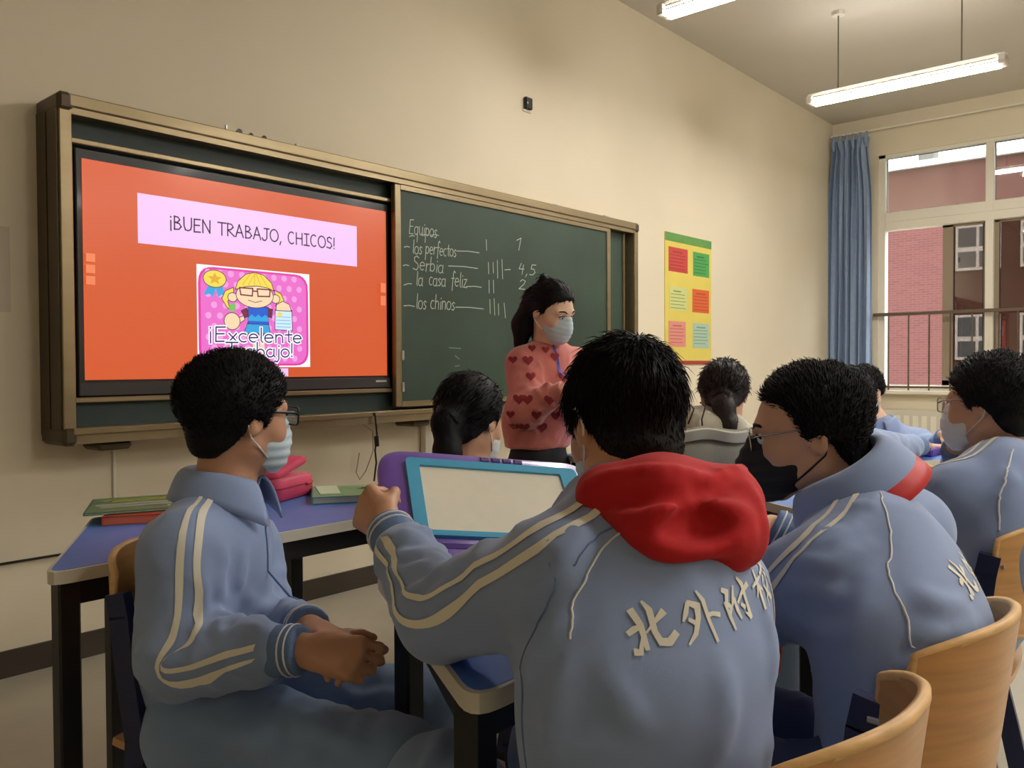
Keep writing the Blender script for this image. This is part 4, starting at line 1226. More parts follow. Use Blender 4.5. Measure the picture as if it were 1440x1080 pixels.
class Head:
    def __init__(s, pos, yw, pt=0.0, rl=0.0, sc=.95):
        s.p = V3(pos); s.M = frame3(yw, pt, rl); s.sc = sc
    def L(s, x, y, z): return s.p + s.sc * (s.M @ V3((x, y, z)))
    def loc(s, X):
        return (X - s.p.astype(X.dtype)) @ s.M.astype(X.dtype) / s.sc
    def el(s, c, r, k=.02, op='u', tilt=None): return el(s.L(*c), V3(r) * s.sc, s.M if tilt is None else s.M @ tilt, k * s.sc, op)
    def rc(s, a, b, ra, rb=None, k=.02, op='u'): return rc(s.L(*a), s.L(*b), ra * s.sc, (ra if rb is None else rb) * s.sc, k * s.sc, None, op)
    def prims(s):
        P_ = [s.el((0, -.012, .034), (.075, .096, .084)), s.el((0, .028, -.015), (.063, .068, .082), .03),
              s.rc((-.047, .0, -.058), (-.012, .062, -.094), .018, .018, .025), s.rc((.047, .0, -.058), (.012, .062, -.094), .018, .018, .025),
              s.el((0, .068, -.092), (.022, .018, .018), .02),
              s.el((-.04, .056, -.03), (.024, .026, .028), .02), s.el((.04, .056, -.03), (.024, .026, .028), .02),
              s.rc((-.045, .072, .022), (-.012, .084, .026), .010, .010, .015), s.rc((.045, .072, .022), (.012, .084, .026), .010, .010, .015),
              s.el((-.031, .098, .004), (.017, .015, .012), .012, 's'), s.el((.031, .098, .004), (.017, .015, .012), .012, 's'),
              s.rc((0, .087, .012), (0, .106, -.028), .0075, .0105, .012), s.el((-.012, .097, -.033), (.009, .010, .008), .008), s.el((.012, .097, -.033), (.009, .010, .008), .008),
              s.rc((-.018, .086, -.060), (.018, .086, -.060), .007, .007, .01), s.rc((-.015, .085, -.070), (.015, .085, -.070), .008, .008, .01)]
        for sx in (-1, 1):
            P_ += [s.el((sx * .076, -.012, -.004), (.009, .019, .031), .008, tilt=np.array([[1, 0, 0], [0, .96, -.28], [0, .28, .96]]).T if sx > 0 else np.array([[1, 0, 0], [0, .96, -.28], [0, .28, .96]]).T),
                   s.el((sx * .085, -.008, -.002), (.006, .010, .018), .004, 's')]
        return P_

def tube_local(hd, pts, r, name, m, parent, og, n=6, closed=False):
    return MB().tube([hd.L(*p) for p in pts], r, n, closed).build(name, m, parent, smooth=True, origin=None) if False else raw_tube(hd, pts, r, name, m, parent, og, n, closed)

def raw_tube(hd, pts, r, name, m, parent, og, n, closed):
    mb = MB().tube([tuple(hd.L(*p)) for p in pts], r, n, closed)
    return raw_obj(name, mb.v, mb.f, m, parent, True, og)

def strands(v, q, count, hd, length, width, flow, rnd=.35, lift=.5, keep=None, seed=1):
    """thin tapered locks rooted on the hair surface"""
    rg = np.random.default_rng(seed)
    a = v[q[:, 0]]; b = v[q[:, 1]]; c = v[q[:, 2]]; d = v[q[:, 3]]
    nrm = np.cross(c - a, d - b)
    ar = np.linalg.norm(nrm, axis=1) + 1e-12
    nrm = nrm / ar[:, None]
    i = rg.choice(len(q), count, p=ar / ar.sum())
    w = rg.random((count, 2))
    p = a[i] * ((1 - w[:, :1]) * (1 - w[:, 1:])) + b[i] * (w[:, :1] * (1 - w[:, 1:])) + c[i] * (w[:, :1] * w[:, 1:]) + d[i] * ((1 - w[:, :1]) * w[:, 1:])
    n = nrm[i]
    l = (p - hd.p) @ hd.M / hd.sc
    if keep is not None:
        ok = keep(l); p, n, l = p[ok], n[ok], l[ok]
    F_ = flow(l) @ hd.M.T
    F_ = F_ - n * (F_ * n).sum(1, keepdims=True)
    F_ = F_ / (np.linalg.norm(F_, axis=1, keepdims=True) + 1e-9)
    k = len(p)
    D_ = F_ + n * lift + rg.normal(0, rnd, (k, 3)) * .6
    D_ /= np.linalg.norm(D_, axis=1, keepdims=True)
    Ln = length * (.55 + .9 * rg.random(k))[:, None] * np.clip((l[:, 2:] + .075) / .11, .22, 1)
    S = np.cross(D_, n); S /= (np.linalg.norm(S, axis=1, keepdims=True) + 1e-9)
    W = width * (.7 + .6 * rg.random(k))[:, None]
    b0 = p - n * .002
    mid = b0 + D_ * Ln * .55 + n * .001
    tip = mid + (D_ * .9 + F_ * .5 - n * .25) * Ln * .45
    V_ = np.stack([b0 - S * W, b0 + S * W, b0 + n * W, mid - S * W * .7, mid + S * W * .7, mid + n * W * .7, tip], 1).reshape(-1, 3)
    base = np.arange(k)[:, None] * 7
    T = np.concatenate([base + np.array(t) for t in ((0, 1, 4), (0, 4, 3), (1, 2, 5), (1, 5, 4), (2, 0, 3), (2, 3, 5), (3, 4, 6), (4, 5, 6), (5, 3, 6))])
    return V_, T

def join_tris(v, q, v2, t2):
    t1 = np.concatenate([q[:, [0, 1, 2]], q[:, [0, 2, 3]]])
    return np.concatenate([v, v2]), np.concatenate([t1, t2 + len(v)])

HAIRLINES = {
 'boy': ([-.2, -.07, -.045, -.028, -.005, .012, .026, .05, .072, .11], [-.085, -.085, -.05, -.02, .0, -.022, .012, .034, .062, .075]),
 'boyhigh': ([-.2, -.08, -.055, -.035, -.012, .004, .014, .03, .05, .072, .11], [-.085, -.085, -.05, -.02, .0, -.02, .012, .05, .066, .078, .09]),
 'girl': ([-.2, -.07, -.04, -.02, -.005, .012, .03, .05, .075, .11], [-.075, -.07, -.04, -.01, .005, -.01, .03, .05, .072, .085]),
 'fringe': ([-.2, -.07, -.045, -.028, -.005, .012, .03, .05, .072, .11], [-.085, -.085, -.05, -.02, .0, -.02, .005, .02, .032, .04]),
}
def hair(hd, style, thick, h, m, parent, og, extra=(), nst=4000, slen=.02, swid=.0014, seed=1, lift=.45, rnd=.35, crown=(0.01, -.06, .12), back=.0, flow=None):
    ys, zs = HAIRLINES[style]
    def cut(X):
        l = hd.loc(X)
        zm = np.interp(l[..., 1] + .004 * np.sin(l[..., 0] * 160), ys, zs).astype(X.dtype)
        return (zm - l[..., 2]) * (.75 * hd.sc)
    t = thick
    P_ = [hd.el((0, -.014, .036), (.074 + t, .097 + t + back, .084 + t)), hd.el((0, .0, .01), (.0715 + t * .75, .085 + t * .6, .085), .02), hd.el((0, -.035, -.045), (.058 + t * .5, .058 + t * .5, .05), .02)]
    P_ += [fnp(cut, hd.p, .2, 'i', .014)]
    P_ += list(extra)
    v, q = mesh_sdf(P_, h, noise=(.0016, 95.0))
    cr = V3(crown)
    fl = flow or (lambda l: (l - cr))
    sv, st = strands(v, q, nst, hd, slen, swid, fl, rnd, lift, None, seed)
    V_, T = join_tris(v, q, sv, st)
    return fast_obj('hair', V_, T, m, parent, og)

def face_mask(hd, m, parent, og, h, loops=True, beak=0.0, loop_m=None):
    P_ = [hd.el((0, .045, -.046), (.063, .067 + beak * .3, .062), .02), hd.rc((0, .094, -.006), (0, .100 + beak, -.045), .018, .024, .03), hd.el((0, .07 + beak * .6, -.085), (.042, .042, .034), .03)]
    def reg(X):
        l = hd.loc(X)
        zt = np.interp(l[..., 1], [.02, .06, .10], [-.022, -.008, .012]).astype(X.dtype)
        zb = np.interp(l[..., 1], [.02, .06, .12], [-.088, -.112, -.12]).astype(X.dtype)
        g = np.maximum(np.maximum(l[..., 2] - zt, zb - l[..., 2]), .024 - l[..., 1] + .12 * np.abs(l[..., 2] + .05))
        pl = .0011 * np.sin(l[..., 2] * 2 * math.pi / .019)
        return (g + pl * 0) * hd.sc
    P_.append(fnp(reg, hd.p, .2, 'i', .004))
    def pleat(X):
        l = hd.loc(X)
        return (.0012 * np.sin(l[..., 2] * 2 * math.pi / .02) * (l[..., 1] > .03)).astype(X.dtype)
    p_ = fnp(pleat, hd.L(0, .05, -.05), .12, 'r', 0)
    P_.append(p_)
    o, v, q = sdf_obj('face_mask', P_, h, m, parent, og)
    if loops:
        for sx in (-1, 1):
            raw_tube(hd, [(sx * .058, .034, -.022), (sx * .07, .014, .006), (sx * .081, -.006, .024), (sx * .083, -.026, .022), (sx * .079, -.033, -.004), (sx * .078, -.022, -.034), (sx * .069, .008, -.058), (sx * .056, .034, -.078)], .0017, 'ear_loop', loop_m or M_LOOP, o, og, 6, False)
    return o

def glasses(hd, m, parent, og, r=.0018, hwid=.026, hhgt=.018, half_rim=False, yfwd=.106):
    fr = MB()
    for sx in (-1, 1):
        c = [(sx * .033 + p[0], p[1]) for p in rrect(-hwid, hwid, -hhgt, hhgt, .009, 4)]
        fr.tube([tuple(hd.L(p[0], yfwd - .18 * abs(p[0]) ** 1.4, p[1] + .003)) for p in c], r, 6, True)
        fr.tube([tuple(hd.L(*p)) for p in ((sx * .059, yfwd - .006, .008), (sx * .066, .085, .012), (sx * .078, .02, .015), (sx * .082, -.012, .018), (sx * .081, -.028, .004))], r * 1.25, 6)
    fr.tube([tuple(hd.L(*p)) for p in ((-.008, yfwd - .001, .006), (0, yfwd + .003, .009), (.008, yfwd - .001, .006))], r, 6)
    g = raw_obj('glasses', fr.v, fr.f, m, parent, True, og)
    for sx in (-1, 1):
        c = [(sx * .033 + p[0], p[1]) for p in rrect(-hwid, hwid, -hhgt, hhgt, .009, 4)]
        lv = [tuple(hd.L(p[0], yfwd - .18 * abs(p[0]) ** 1.4, p[1] + .003)) for p in c]
        raw_obj('lens', lv, [tuple(range(len(lv)))], M_LENS, g, False, og)
    return g

def eyes(hd, parent, og, brow=True):
    for sx in (-1, 1):
        c = hd.L(sx * .031, .0795, .004)
        mb = ball(c, .0125 * hd.sc, 10)
        e = raw_obj('eye', mb[0], mb[1], M_EYEW, parent, True, og)
        ci = hd.L(sx * .031, .0795 + .0075, .003)
        mb = ball(ci, .0062 * hd.sc, 8)
        raw_obj('iris', mb[0], mb[1], M_IRIS, e, True, og)
        ld = MB().tube([tuple(hd.L(*p)) for p in ((sx * .016, .088, .004), (sx * .024, .0915, .0105), (sx * .034, .091, .0115), (sx * .046, .084, .006))], .0022, 6)
        raw_obj('eyelid', ld.v, ld.f, M_HAIR, parent, True, og)
        if brow:
            bm = MB().tube([tuple(hd.L(*p)) for p in ((sx * .014, .0945, .024), (sx * .028, .0925, .031), (sx * .044, .084, .029), (sx * .054, .074, .023))], [.0028, .0034, .003, .0014], 6)
            raw_obj('eyebrow', bm.v, bm.f, M_HAIR, parent, True, og)

def ball(c, r, n):
    v = []; f = []
    for i in range(n + 1):
        t = math.pi * i / n
        for j in range(2 * n):
            p = math.pi * j / n
            v.append((c[0] + r * math.sin(t) * math.cos(p), c[1] + r * math.sin(t) * math.sin(p), c[2] + r * math.cos(t)))
    m = 2 * n
    for i in range(n):
        for j in range(m):
            f.append((i * m + j, (i + 1) * m + j, (i + 1) * m + (j + 1) % m, i * m + (j + 1) % m))
    return v, f

def folds(a, b, r, n, h, w, side, seed, span=1.3, t0=.1, t1=.9, slant=.25):
    """raised creases wrapping part way round a limb, thickest towards 'side'"""
    rg = random.Random(seed)
    a = V3(a); b = V3(b); d = b - a; L = np.linalg.norm(d); d = d / L
    s = V3(side); s = unit(s - d * (s @ d)); c = np.cross(d, s)
    out = []
    ra_, rb_ = r if isinstance(r, (tuple, list)) else (r, r)
    for i in range(n):
        t = t0 + (t1 - t0) * (i + rg.random() * .8) / n
        ph = rg.uniform(-.5, .5); r = ra_ + (rb_ - ra_) * min(1, t)
        pts = []
        sl = rg.uniform(-slant, slant) * 1.2
        for k in range(4):
            an = ph + (k / 3 - .5) * 2 * span * rg.uniform(.7, 1)
            tt = t + sl * (k / 3 - .5) * r / L * 6
            pts.append(a + d * L * tt + (s * math.cos(an) + c * math.sin(an)) * r)
        hh_ = h * rg.uniform(.6, 1.2)
        for k in range(3):
            out.append(ridge(pts[k], pts[k + 1], hh_ * (1 if k == 1 else .7), w * rg.uniform(.8, 1.25)))
    return out

def snap_ribbon(bvh, pts, outs, off, wid, name, m, parent, og, th=.0016, nseg=44, cast=.2):
    """a tape sewn on the cloth: follows the limb path, cast onto the surface from outside"""
    P_ = [V3(p) for p in pts]; O_ = [unit(o) for o in outs]
    # smooth the path
    def bez(A, t):
        n = len(A) - 1
        x = t * n; i = min(int(x), n - 1); f = x - i
        p0 = A[max(i - 1, 0)]; p1 = A[i]; p2 = A[i + 1]; p3 = A[min(i + 2, n)]
        return .5 * ((2 * p1) + (-p0 + p2) * f + (2 * p0 - 5 * p1 + 4 * p2 - p3) * f * f + (-p0 + 3 * p1 - 3 * p2 + p3) * f ** 3)
    rows = []
    for k in range(nseg + 1):
        t = k / nseg
        c = bez(P_, t); o = unit(bez(O_, t))
        tg = unit(bez(P_, min(1, t + .02)) - bez(P_, max(0, t - .02)))
        o = unit(o - tg * (o @ tg))
        lat = np.cross(tg, o)
        row = []
        for e in (-.5, -.17, .17, .5):
            hit = bvh.find_nearest(Vector(c + o * .11 + lat * (off + e * wid) * 1.45))
            row.append(V3(hit[0]) + V3(hit[1]) * th)
        rows.append(row)
    A_ = np.array(rows)
    for _ in range(8):
        B2 = A_.copy(); B2[1:-1] = .25 * A_[:-2] + .5 * A_[1:-1] + .25 * A_[2:]
        A_ = B2
    rows = []
    for r0 in A_:
        row = []
        for p in r0:
            hit = bvh.find_nearest(Vector(p)); row.append(V3(hit[0]) + V3(hit[1]) * th)
        rows.append(row)
    v = []; f = []
    prev = None
    for row in rows:
        if row is None: prev = None; continue
        i = len(v); v += [tuple(p) for p in row]
        if prev is not None:
            for j in range(3): f.append((prev + j, prev + j + 1, i + j + 1, i + j))
        prev = i
    if not f: return None
    return raw_obj(name, v, f, m, parent, True, og)

def snap_line(bvh, pts, r, name, m, parent, og, n=40):
    """thin piping laid on the cloth along a path"""
    P_ = [V3(p) for p in pts]
    out = []
    for k in range(n + 1):
        x = k / n * (len(P_) - 1); i = min(int(x), len(P_) - 2); f = x - i
        p0 = P_[max(i - 1, 0)]; p1 = P_[i]; p2 = P_[i + 1]; p3 = P_[min(i + 2, len(P_) - 1)]
        c = .5 * ((2 * p1) + (-p0 + p2) * f + (2 * p0 - 5 * p1 + 4 * p2 - p3) * f * f + (-p0 + 3 * p1 - 3 * p2 + p3) * f ** 3)
        h = bvh.find_nearest(Vector(c))
        out.append(tuple(V3(h[0]) + V3(h[1]) * r * .4))
    mb = MB().tube(out, r, 6)
    return raw_obj(name, mb.v, mb.f, m, parent, True, og)

def snap_marks(bvh, polys, org, right, up, fwd, name, m, parent, og, th=.0015):
    """flat print cast onto the cloth: 2-D strokes (u right, v up) seen from outside, looking along fwd"""
    v = []; f = []
    org, right, up, fwd = V3(org), unit(right), unit(up), unit(fwd)
    for (pts, w) in polys:
        mb = MB()
        dense = []
        ww = []
        for k in range(len(pts) - 1):
            for j in range(4):
                t = j / 4
                dense.append((pts[k][0] * (1 - t) + pts[k + 1][0] * t, pts[k][1] * (1 - t) + pts[k + 1][1] * t))
                ww.append((w[k] * (1 - t) + w[k + 1] * t) if isinstance(w, (list, tuple)) else w)
        dense.append(pts[-1]); ww.append(w[-1] if isinstance(w, (list, tuple)) else w)
        stroke(mb, dense, ww, lambda a, b: (a, b, 0))
        base = len(v); okv = []
        for p in mb.v:
            s_ = org + right * p[0] + up * p[1] - fwd * .3
            h = bvh.ray_cast(Vector(s_), Vector(fwd), .8)
            if h[0] is None: v.append(tuple(s_)); okv.append(False)
            else: v.append(tuple(V3(h[0]) + V3(h[1]) * th)); okv.append(True)
        f += [tuple(base + i for i in q) for q in mb.f if all(okv[i] for i in q)]
    return raw_obj(name, v, f, m, parent, True, og) if f else None

def collar(neck, up, fwd, m, parent, og, r0=.058, r1=.10, hgt=.032, drop=.028, tip=.03, gap=28, name='collar', th=.005, w=1.0):
    up = unit(up); fwd = unit(V3(fwd) - up * (V3(fwd) @ up)); rg_ = np.cross(fwd, up)
    neck = V3(neck)
    def fn(u, v):
        a = math.radians(gap + (360 - 2 * gap) * u)
        d = fwd * math.cos(a) + rg_ * math.sin(a) * w
        fr_ = max(0.0, math.cos(a)) ** 2
        if v < .4:
            t = v / .4; r = r0 + .006 * t; z = -.012 + (hgt + .012) * t - .018 * fr_ * t
        else:
            t = (v - .4) / .6; r = r0 + .006 + (r1 - r0) * (t ** .8) + tip * .5 * fr_ * t; z = hgt - .018 * fr_ - (hgt + drop + tip * fr_) * t ** 1.25 + .012 * math.sin(math.pi * t)
        return tuple(neck + d * r + up * z)
    mb = MB().shell(fn, 56, 12, th)
    o = raw_obj(name, mb.v, mb.f, m, parent, True, og)
    return o

def limb_defaults(c):
    pel = V3(c['pelvis']); F3 = frame3(c['yaw'])
    r, f = F3[:, 0], F3[:, 1]
    c.setdefault('hipL', pel - r * .085 + f * .02); c.setdefault('hipR', pel + r * .085 + f * .02)
    c.setdefault('knL', V3(c['hipL']) + f * .40 - r * .02 + V3((0, 0, -.02))); c.setdefault('knR', V3(c['hipR']) + f * .40 + r * .02 + V3((0, 0, -.02)))
    for s in 'LR':
        k = V3(c['kn' + s]); c.setdefault('an' + s, V3((k[0] - f[0] * .03, k[1] - f[1] * .03, .085)))

def person(label, c):
    limb_defaults(c)
    base = V3((c['pelvis'][0], c['pelvis'][1], 0))
    root = empty('person', base); tag(root, label, 'person')
    og = base
    h = c.get('h', .008); hb = c.get('hb', h)
    F3 = frame3(c['yaw']); R_, Fd = F3[:, 0], F3[:, 1]; Z = V3((0, 0, 1))
    hd = Head(*c['head'])
    J = {k: V3(c[k]) for k in ('pelvis', 'mid', 'chest', 'neck', 'shL', 'shR', 'elL', 'elR', 'wrL', 'wrR', 'hipL', 'hipR', 'knL', 'knR', 'anL', 'anR')}
    # --- body: one continuous skin
    B = hd.prims()
    nk = J['neck']
    B += [rc(hd.L(0, -.022, -.045), nk - Z * .02, .052 * hd.sc, .056, .03), rc(nk - Z * .03, J['chest'], .06, .10, .05, fl=(Fd, .7)), rc(J['chest'], J['mid'], .105, .10, .05, fl=(Fd, .7)), rc(J['mid'], J['pelvis'], .10, .115, .05, fl=(Fd, .8))]
    for s in 'LR':
        B += [rc(nk - Z * .03, J['sh' + s], .04, .042, .04), rc(J['sh' + s], J['el' + s], .042, .034, .02), rc(J['el' + s], J['wr' + s], .034, .024, .015)]
        if c.get('hand' + s): B += hand_prims(J['wr' + s] + unit(c['hand' + s][0]) * .012, c['hand' + s][0], c['hand' + s][1], s, c['hand' + s][2], c.get('hsc', .92), *(c['hand' + s][3:]))
        B += [rc(J['pelvis'], J['hip' + s], .09, .075, .04), rc(J['hip' + s], J['kn' + s], .072, .052, .03), rc(J['kn' + s], J['an' + s], .05, .035, .02), rc(J['an' + s], J['an' + s] + Fd * .05 - Z * .03, .034, .03, .02)]
    body, bv, bq = sdf_obj('body', B, hb, c['skin'], root, og)
    # --- trousers
    if c.get('legs', True):
        T = [rc(J['pelvis'] + Z * .05, J['pelvis'] - Z * .0, .125, .125, .04, fl=(Fd, .85))]
        for s in 'LR':
            T += [rc(J['pelvis'], J['hip' + s], .112, .1, .03)]
            T += [rc(J['hip' + s], J['kn' + s], c.get('thigh', .088), c.get('knee', .072), .035), rc(J['kn' + s], J['an' + s] + Z * .02, c.get('knee', .072), .06, .03)]
            T += folds(J['hip' + s], J['kn' + s], (c.get('thigh', .088) * 1.02, c.get('knee', .072) * 1.02), 8, .010, .013, Z, hash((label, s)) % 1000 if False else len(label) + ord(s), span=1.2, t0=.25, t1=1.0, slant=.6)
        T = creased(T, c.get('tcreases'), h)
        sdf_obj('trousers', T, c.get('ht', h * 1.15), c.get('trs', M_TRS), root, og, noise=(.002, 30))
        for s in 'LR':
            a = J['an' + s]
            so, _, _ = sdf_obj('shoe', [rc(a - Z * .02, a + Fd * .12 - Z * .05, .042, .036, .03), rc(a - Fd * .04 - Z * .045, a + Fd * .15 - Z * .055, .034, .03, .02), fnp(lambda X: .0 + .012 - X[..., 2], a, .4, 'i', .006)], .012, M_SHOE, root, og)
    # --- upper garment
    jm = c.get('jkt', M_JKT)
    rs = c.get('rsh', .066)
    bulk = c.get('bulk', 1.0)
    K = [rc(J['pelvis'] - Z * c.get('hem', 0.0), J['mid'], c.get('rp', .145) * bulk, c.get('rm', .14) * bulk, .06, fl=(Fd, .78)), rc(J['mid'], J['chest'], c.get('rm', .14) * bulk, c.get('rch', .135) * bulk, .06, fl=(Fd, .78)), rc(J['chest'], nk - Z * .035, c.get('rch', .135) * bulk * .92, .075, .06, fl=(Fd, .75))]
    for s in 'LR':
        sl = c.get('sl', (.066, .06, .046))
        K += [rc(nk - Z * .03, J['sh' + s], c.get('trap', .052), rs, .05), rc(J['sh' + s], J['el' + s], sl[0], sl[1], c.get('ka', .035)), rc(J['el' + s], J['wr' + s] - unit(J['wr' + s] - J['el' + s]) * (.028 + sl[2]), sl[1], sl[2], c.get('ka', .035) * .7)]
        if c.get('fold', 1):
            ax = unit(J['el' + s] - J['sh' + s]); ay = unit(J['wr' + s] - J['el' + s])
            inner = unit(ay - ax)
            K += folds(J['sh' + s], J['el' + s], (sl[0] * 1.02, sl[1] * 1.04), 8, .011 * c['fold'], .011, inner, 11 + ord(s), span=1.5, t0=.3, t1=1.02, slant=.7)
            K += folds(J['el' + s], J['wr' + s], (sl[1] * 1.04, sl[2] * 1.02), 8, .0095 * c['fold'], .009, inner, 23 + ord(s), span=1.7, t0=0, t1=.85, slant=.5)
            K += folds(J['el' + s], J['wr' + s], (sl[1] * 1.04, sl[2] * 1.02), 4, .006 * c['fold'], .010, -inner, 29 + ord(s), span=1.3, t0=0.1, t1=.85, slant=.5)
    if c.get('fold', 1):
        rt_ = c.get('rm', .14) * bulk
        for (sd, se) in ((Fd, 3), (R_, 5), (-R_, 8), (-Fd, 13)):
            rr_ = rt_ * (.8 if abs(sd @ Fd) > .5 else 1.0)
            K += folds(J['pelvis'], J['chest'], rr_, 6, (.010 if se != 13 else .005) * c['fold'], .015, sd, se + len(label), span=.8, t0=.0, t1=.75, slant=.8)
    K += c.get('extra', [])
    if c.get('cut'): K.append(fnp(lambda X: c['cut'] - X[..., 2], J['pelvis'], 1, 'i', .008))
    K = creased(K, c.get('creases'), h)
    jk, jv, jq = sdf_obj(c.get('jname', 'jacket'), K, h, jm, root, og, noise=(.0035 * c.get('fold', 1), 22))
    bvh = bvh_of(jv, jq)
    for s in 'LR':
        d = unit(J['wr' + s] - J['el' + s])
        cm = c.get('cuff', M_JKT2)
        cr = c.get('sl', (.066, .06, .046))[2] * .88
        we = J['wr' + s]
        co, _, _ = sdf_obj('cuff', [rc(we - d * .09, we + d * .03, cr * 1.02, cr * .9, .01), fnp(lambda X, p=we, n=d: (X - p.astype(X.dtype)) @ n.astype(X.dtype), we, .2, 'i', .004), fnp(lambda X, p=we - d * .07, n=-d: (X - p.astype(X.dtype)) @ n.astype(X.dtype), we, .2, 'i', .004)], max(.005, h * .8), cm, jk, og)
        if c.get('cufflines', False):
            for t in (.012, .024):
                ctr = J['wr' + s] - d * t
                e1 = unit(np.cross(d, Z)); e2 = np.cross(d, e1)
                rr_ = cr * (.93 + .1 * t / .12) + .0006
                mb = MB().tube([tuple(ctr + (e1 * math.cos(2 * math.pi * k / 24) + e2 * math.sin(2 * math.pi * k / 24)) * rr_) for k in range(24)], .0018, 5, True)
                raw_obj('cuff_line', mb.v, mb.f, M_PIPE, co, True, og)
    return dict(root=root, og=og, hd=hd, J=J, F3=F3, jk=jk, bvh=bvh, body=body)

Z3 = V3((0, 0, 1))
def lerp(a, b, t): return V3(a) * (1 - t) + V3(b) * t
def creased(prims, lines, h):
    """adds creases that follow drawn lines, laid onto the surface first"""
    if not lines: return prims
    v, q = mesh_sdf(prims, h * 1.7)
    bv = bvh_of(v, q)
    out = []
    for (pts, hh_, w) in lines:
        P_ = [V3(p) for p in pts]
        dense = []
        for i in range(len(P_) - 1):
            for k in range(3): dense.append(lerp(P_[i], P_[i + 1], k / 3))
        dense.append(P_[-1])
        S_ = [V3(bv.find_nearest(Vector(p))[0]) for p in dense]
        n = len(S_) - 1
        for i in range(n):
            e = math.sin(math.pi * (i + .5) / n) ** .6
            out.append(ridge(S_[i], S_[i + 1], hh_ * e, w))
    return prims + out
def two_stripes(p, pts, outs, gap=.034, wid=.015):
    for o in (-gap / 2, gap / 2):
        snap_ribbon(p['bvh'], pts, outs, o, wid, 'sleeve_stripe', M_CREAM, p['jk'], p['og'])

SPIKE = lambda l: np.stack([l[:, 0] * .6, l[:, 1] + .02, l[:, 2] * .4 + .05], 1)

# ---------------------------------------------------------------- boy in glasses sitting sideways on the left
A = person('boy in glasses and pale mask sitting sideways by the board table, hands clasped', dict(
    yaw=-50, h=.007, hb=.0045, skin=M_SKIN2, head=((0.890, 1.489, 1.033), 4, -2, 3, .99),
    pelvis=(0.828, 1.495, 0.466), mid=(0.825, 1.518, 0.600), chest=(0.842, 1.519, 0.750), neck=(0.878, 1.520, 0.879),
    shR=(0.755, 1.452, 0.791), elR=(0.716, 1.401, 0.625), wrR=(0.819, 1.177, 0.658),
    shL=(0.971, 1.600, 0.742), elL=(0.966, 1.523, 0.582), wrL=(0.898, 1.268, 0.656),
    knR=(0.919, 1.055, 0.453), knL=(1.142, 1.255, 0.432), anR=(0.950, 1.039, 0.150), anL=(1.135, 1.283, 0.117),
    handR=(V3((0.865, 1.123, 0.646)) - V3((0.819, 1.177, 0.658)), (0.3, 0.75, -.35), (.45, .55, .62, .68), .03, .7),
    handL=(V3((0.883, 1.134, 0.661)) - V3((0.898, 1.268, 0.656)), (-.2, -.55, -.6), (.42, .45, .5, .5), .04, .5),
    cufflines=True, trap=.044, rsh=.062, sl=(.068, .064, .05), hem=.05, rp=.132, rm=.14, rch=.138, thigh=.095, knee=.078, fold=.8,
    creases=[([(0.808, 1.347, 0.810), (0.789, 1.336, 0.737), (0.767, 1.329, 0.674)], .008, .012), ([(0.864, 1.359, 0.810), (0.841, 1.337, 0.739), (0.844, 1.301, 0.687)], .007, .012), ([(0.806, 1.315, 0.718), (0.766, 1.299, 0.692), (0.732, 1.308, 0.681)], .010, .010), ([(0.805, 1.269, 0.683), (0.767, 1.267, 0.673), (0.735, 1.274, 0.675)], .010, .009), ([(0.818, 1.239, 0.680), (0.782, 1.220, 0.669), (0.765, 1.208, 0.646)], .008, .009),
             ([(0.744, 1.328, 0.784), (0.739, 1.302, 0.729), (0.727, 1.299, 0.684)], .007, .010), ([(0.713, 1.455, 0.770), (0.693, 1.444, 0.687), (0.690, 1.415, 0.619)], .006, .014), ([(0.679, 1.367, 0.591), (0.729, 1.307, 0.566), (0.782, 1.217, 0.598)], .009, .013), ([(0.689, 1.398, 0.524), (0.739, 1.325, 0.516), (0.776, 1.253, 0.548)], .008, .013), ([(0.857, 1.287, 0.693), (0.866, 1.246, 0.683)], .008, .009)],
    tcreases=[([(0.970, 1.273, 0.502), (1.014, 1.222, 0.524), (1.072, 1.187, 0.530)], .009, .011), ([(0.981, 1.244, 0.479), (1.025, 1.194, 0.499)], .009, .010), ([(1.019, 1.169, 0.467), (1.054, 1.129, 0.487), (1.091, 1.133, 0.501)], .008, .010), ([(0.825, 1.242, 0.554), (0.816, 1.146, 0.552), (0.836, 1.061, 0.535)], .008, .014), ([(0.752, 1.279, 0.500), (0.784, 1.181, 0.506)], .008, .014)]))
h_ = A['hd']
hair(h_, 'boy', .012, .006, M_HAIR, A['root'], A['og'], nst=6500, slen=.012, swid=.0013, seed=3, lift=1.0, flow=SPIKE, back=.006)
face_mask(h_, M_MASK, A['root'], A['og'], .004)
glasses(h_, M_FRAMEB, A['root'], A['og'], r=.0022)
eyes(h_, A['root'], A['og'])
J = A['J']
oA = (-.38, -.92, .05)
eo = -unit(unit(J['wrR'] - J['elR']) - unit(J['elR'] - J['shR'])) * .045
two_stripes(A, [(0.836, 1.484, 0.871), lerp((0.836, 1.484, 0.871), J['shR'], .6), lerp(J['shR'], J['elR'], .2), lerp(J['shR'], J['elR'], .45), lerp(J['shR'], J['elR'], .66) + eo * .6, lerp(J['elR'], J['wrR'], .02) + eo * .7, lerp(J['elR'], J['wrR'], .3) + eo * .3, lerp(J['elR'], J['wrR'], .5), lerp(J['elR'], J['wrR'], .78)],
            [(-.45, -.6, .75), (-.45, -.75, .45), (-.42, -.9, .15), oA, oA, oA, oA, (-.45, -.85, .15), (-.45, -.85, .2)], gap=.027, wid=.013)
collar(J['neck'] + V3((0, 0, .014)), V3((.06, -.04, 1)), (math.cos(math.radians(-48)), math.sin(math.radians(-48)), 0), M_JKT, A['jk'], A['og'], r0=.062, r1=.098, hgt=.034, drop=.024, tip=.032, gap=27)
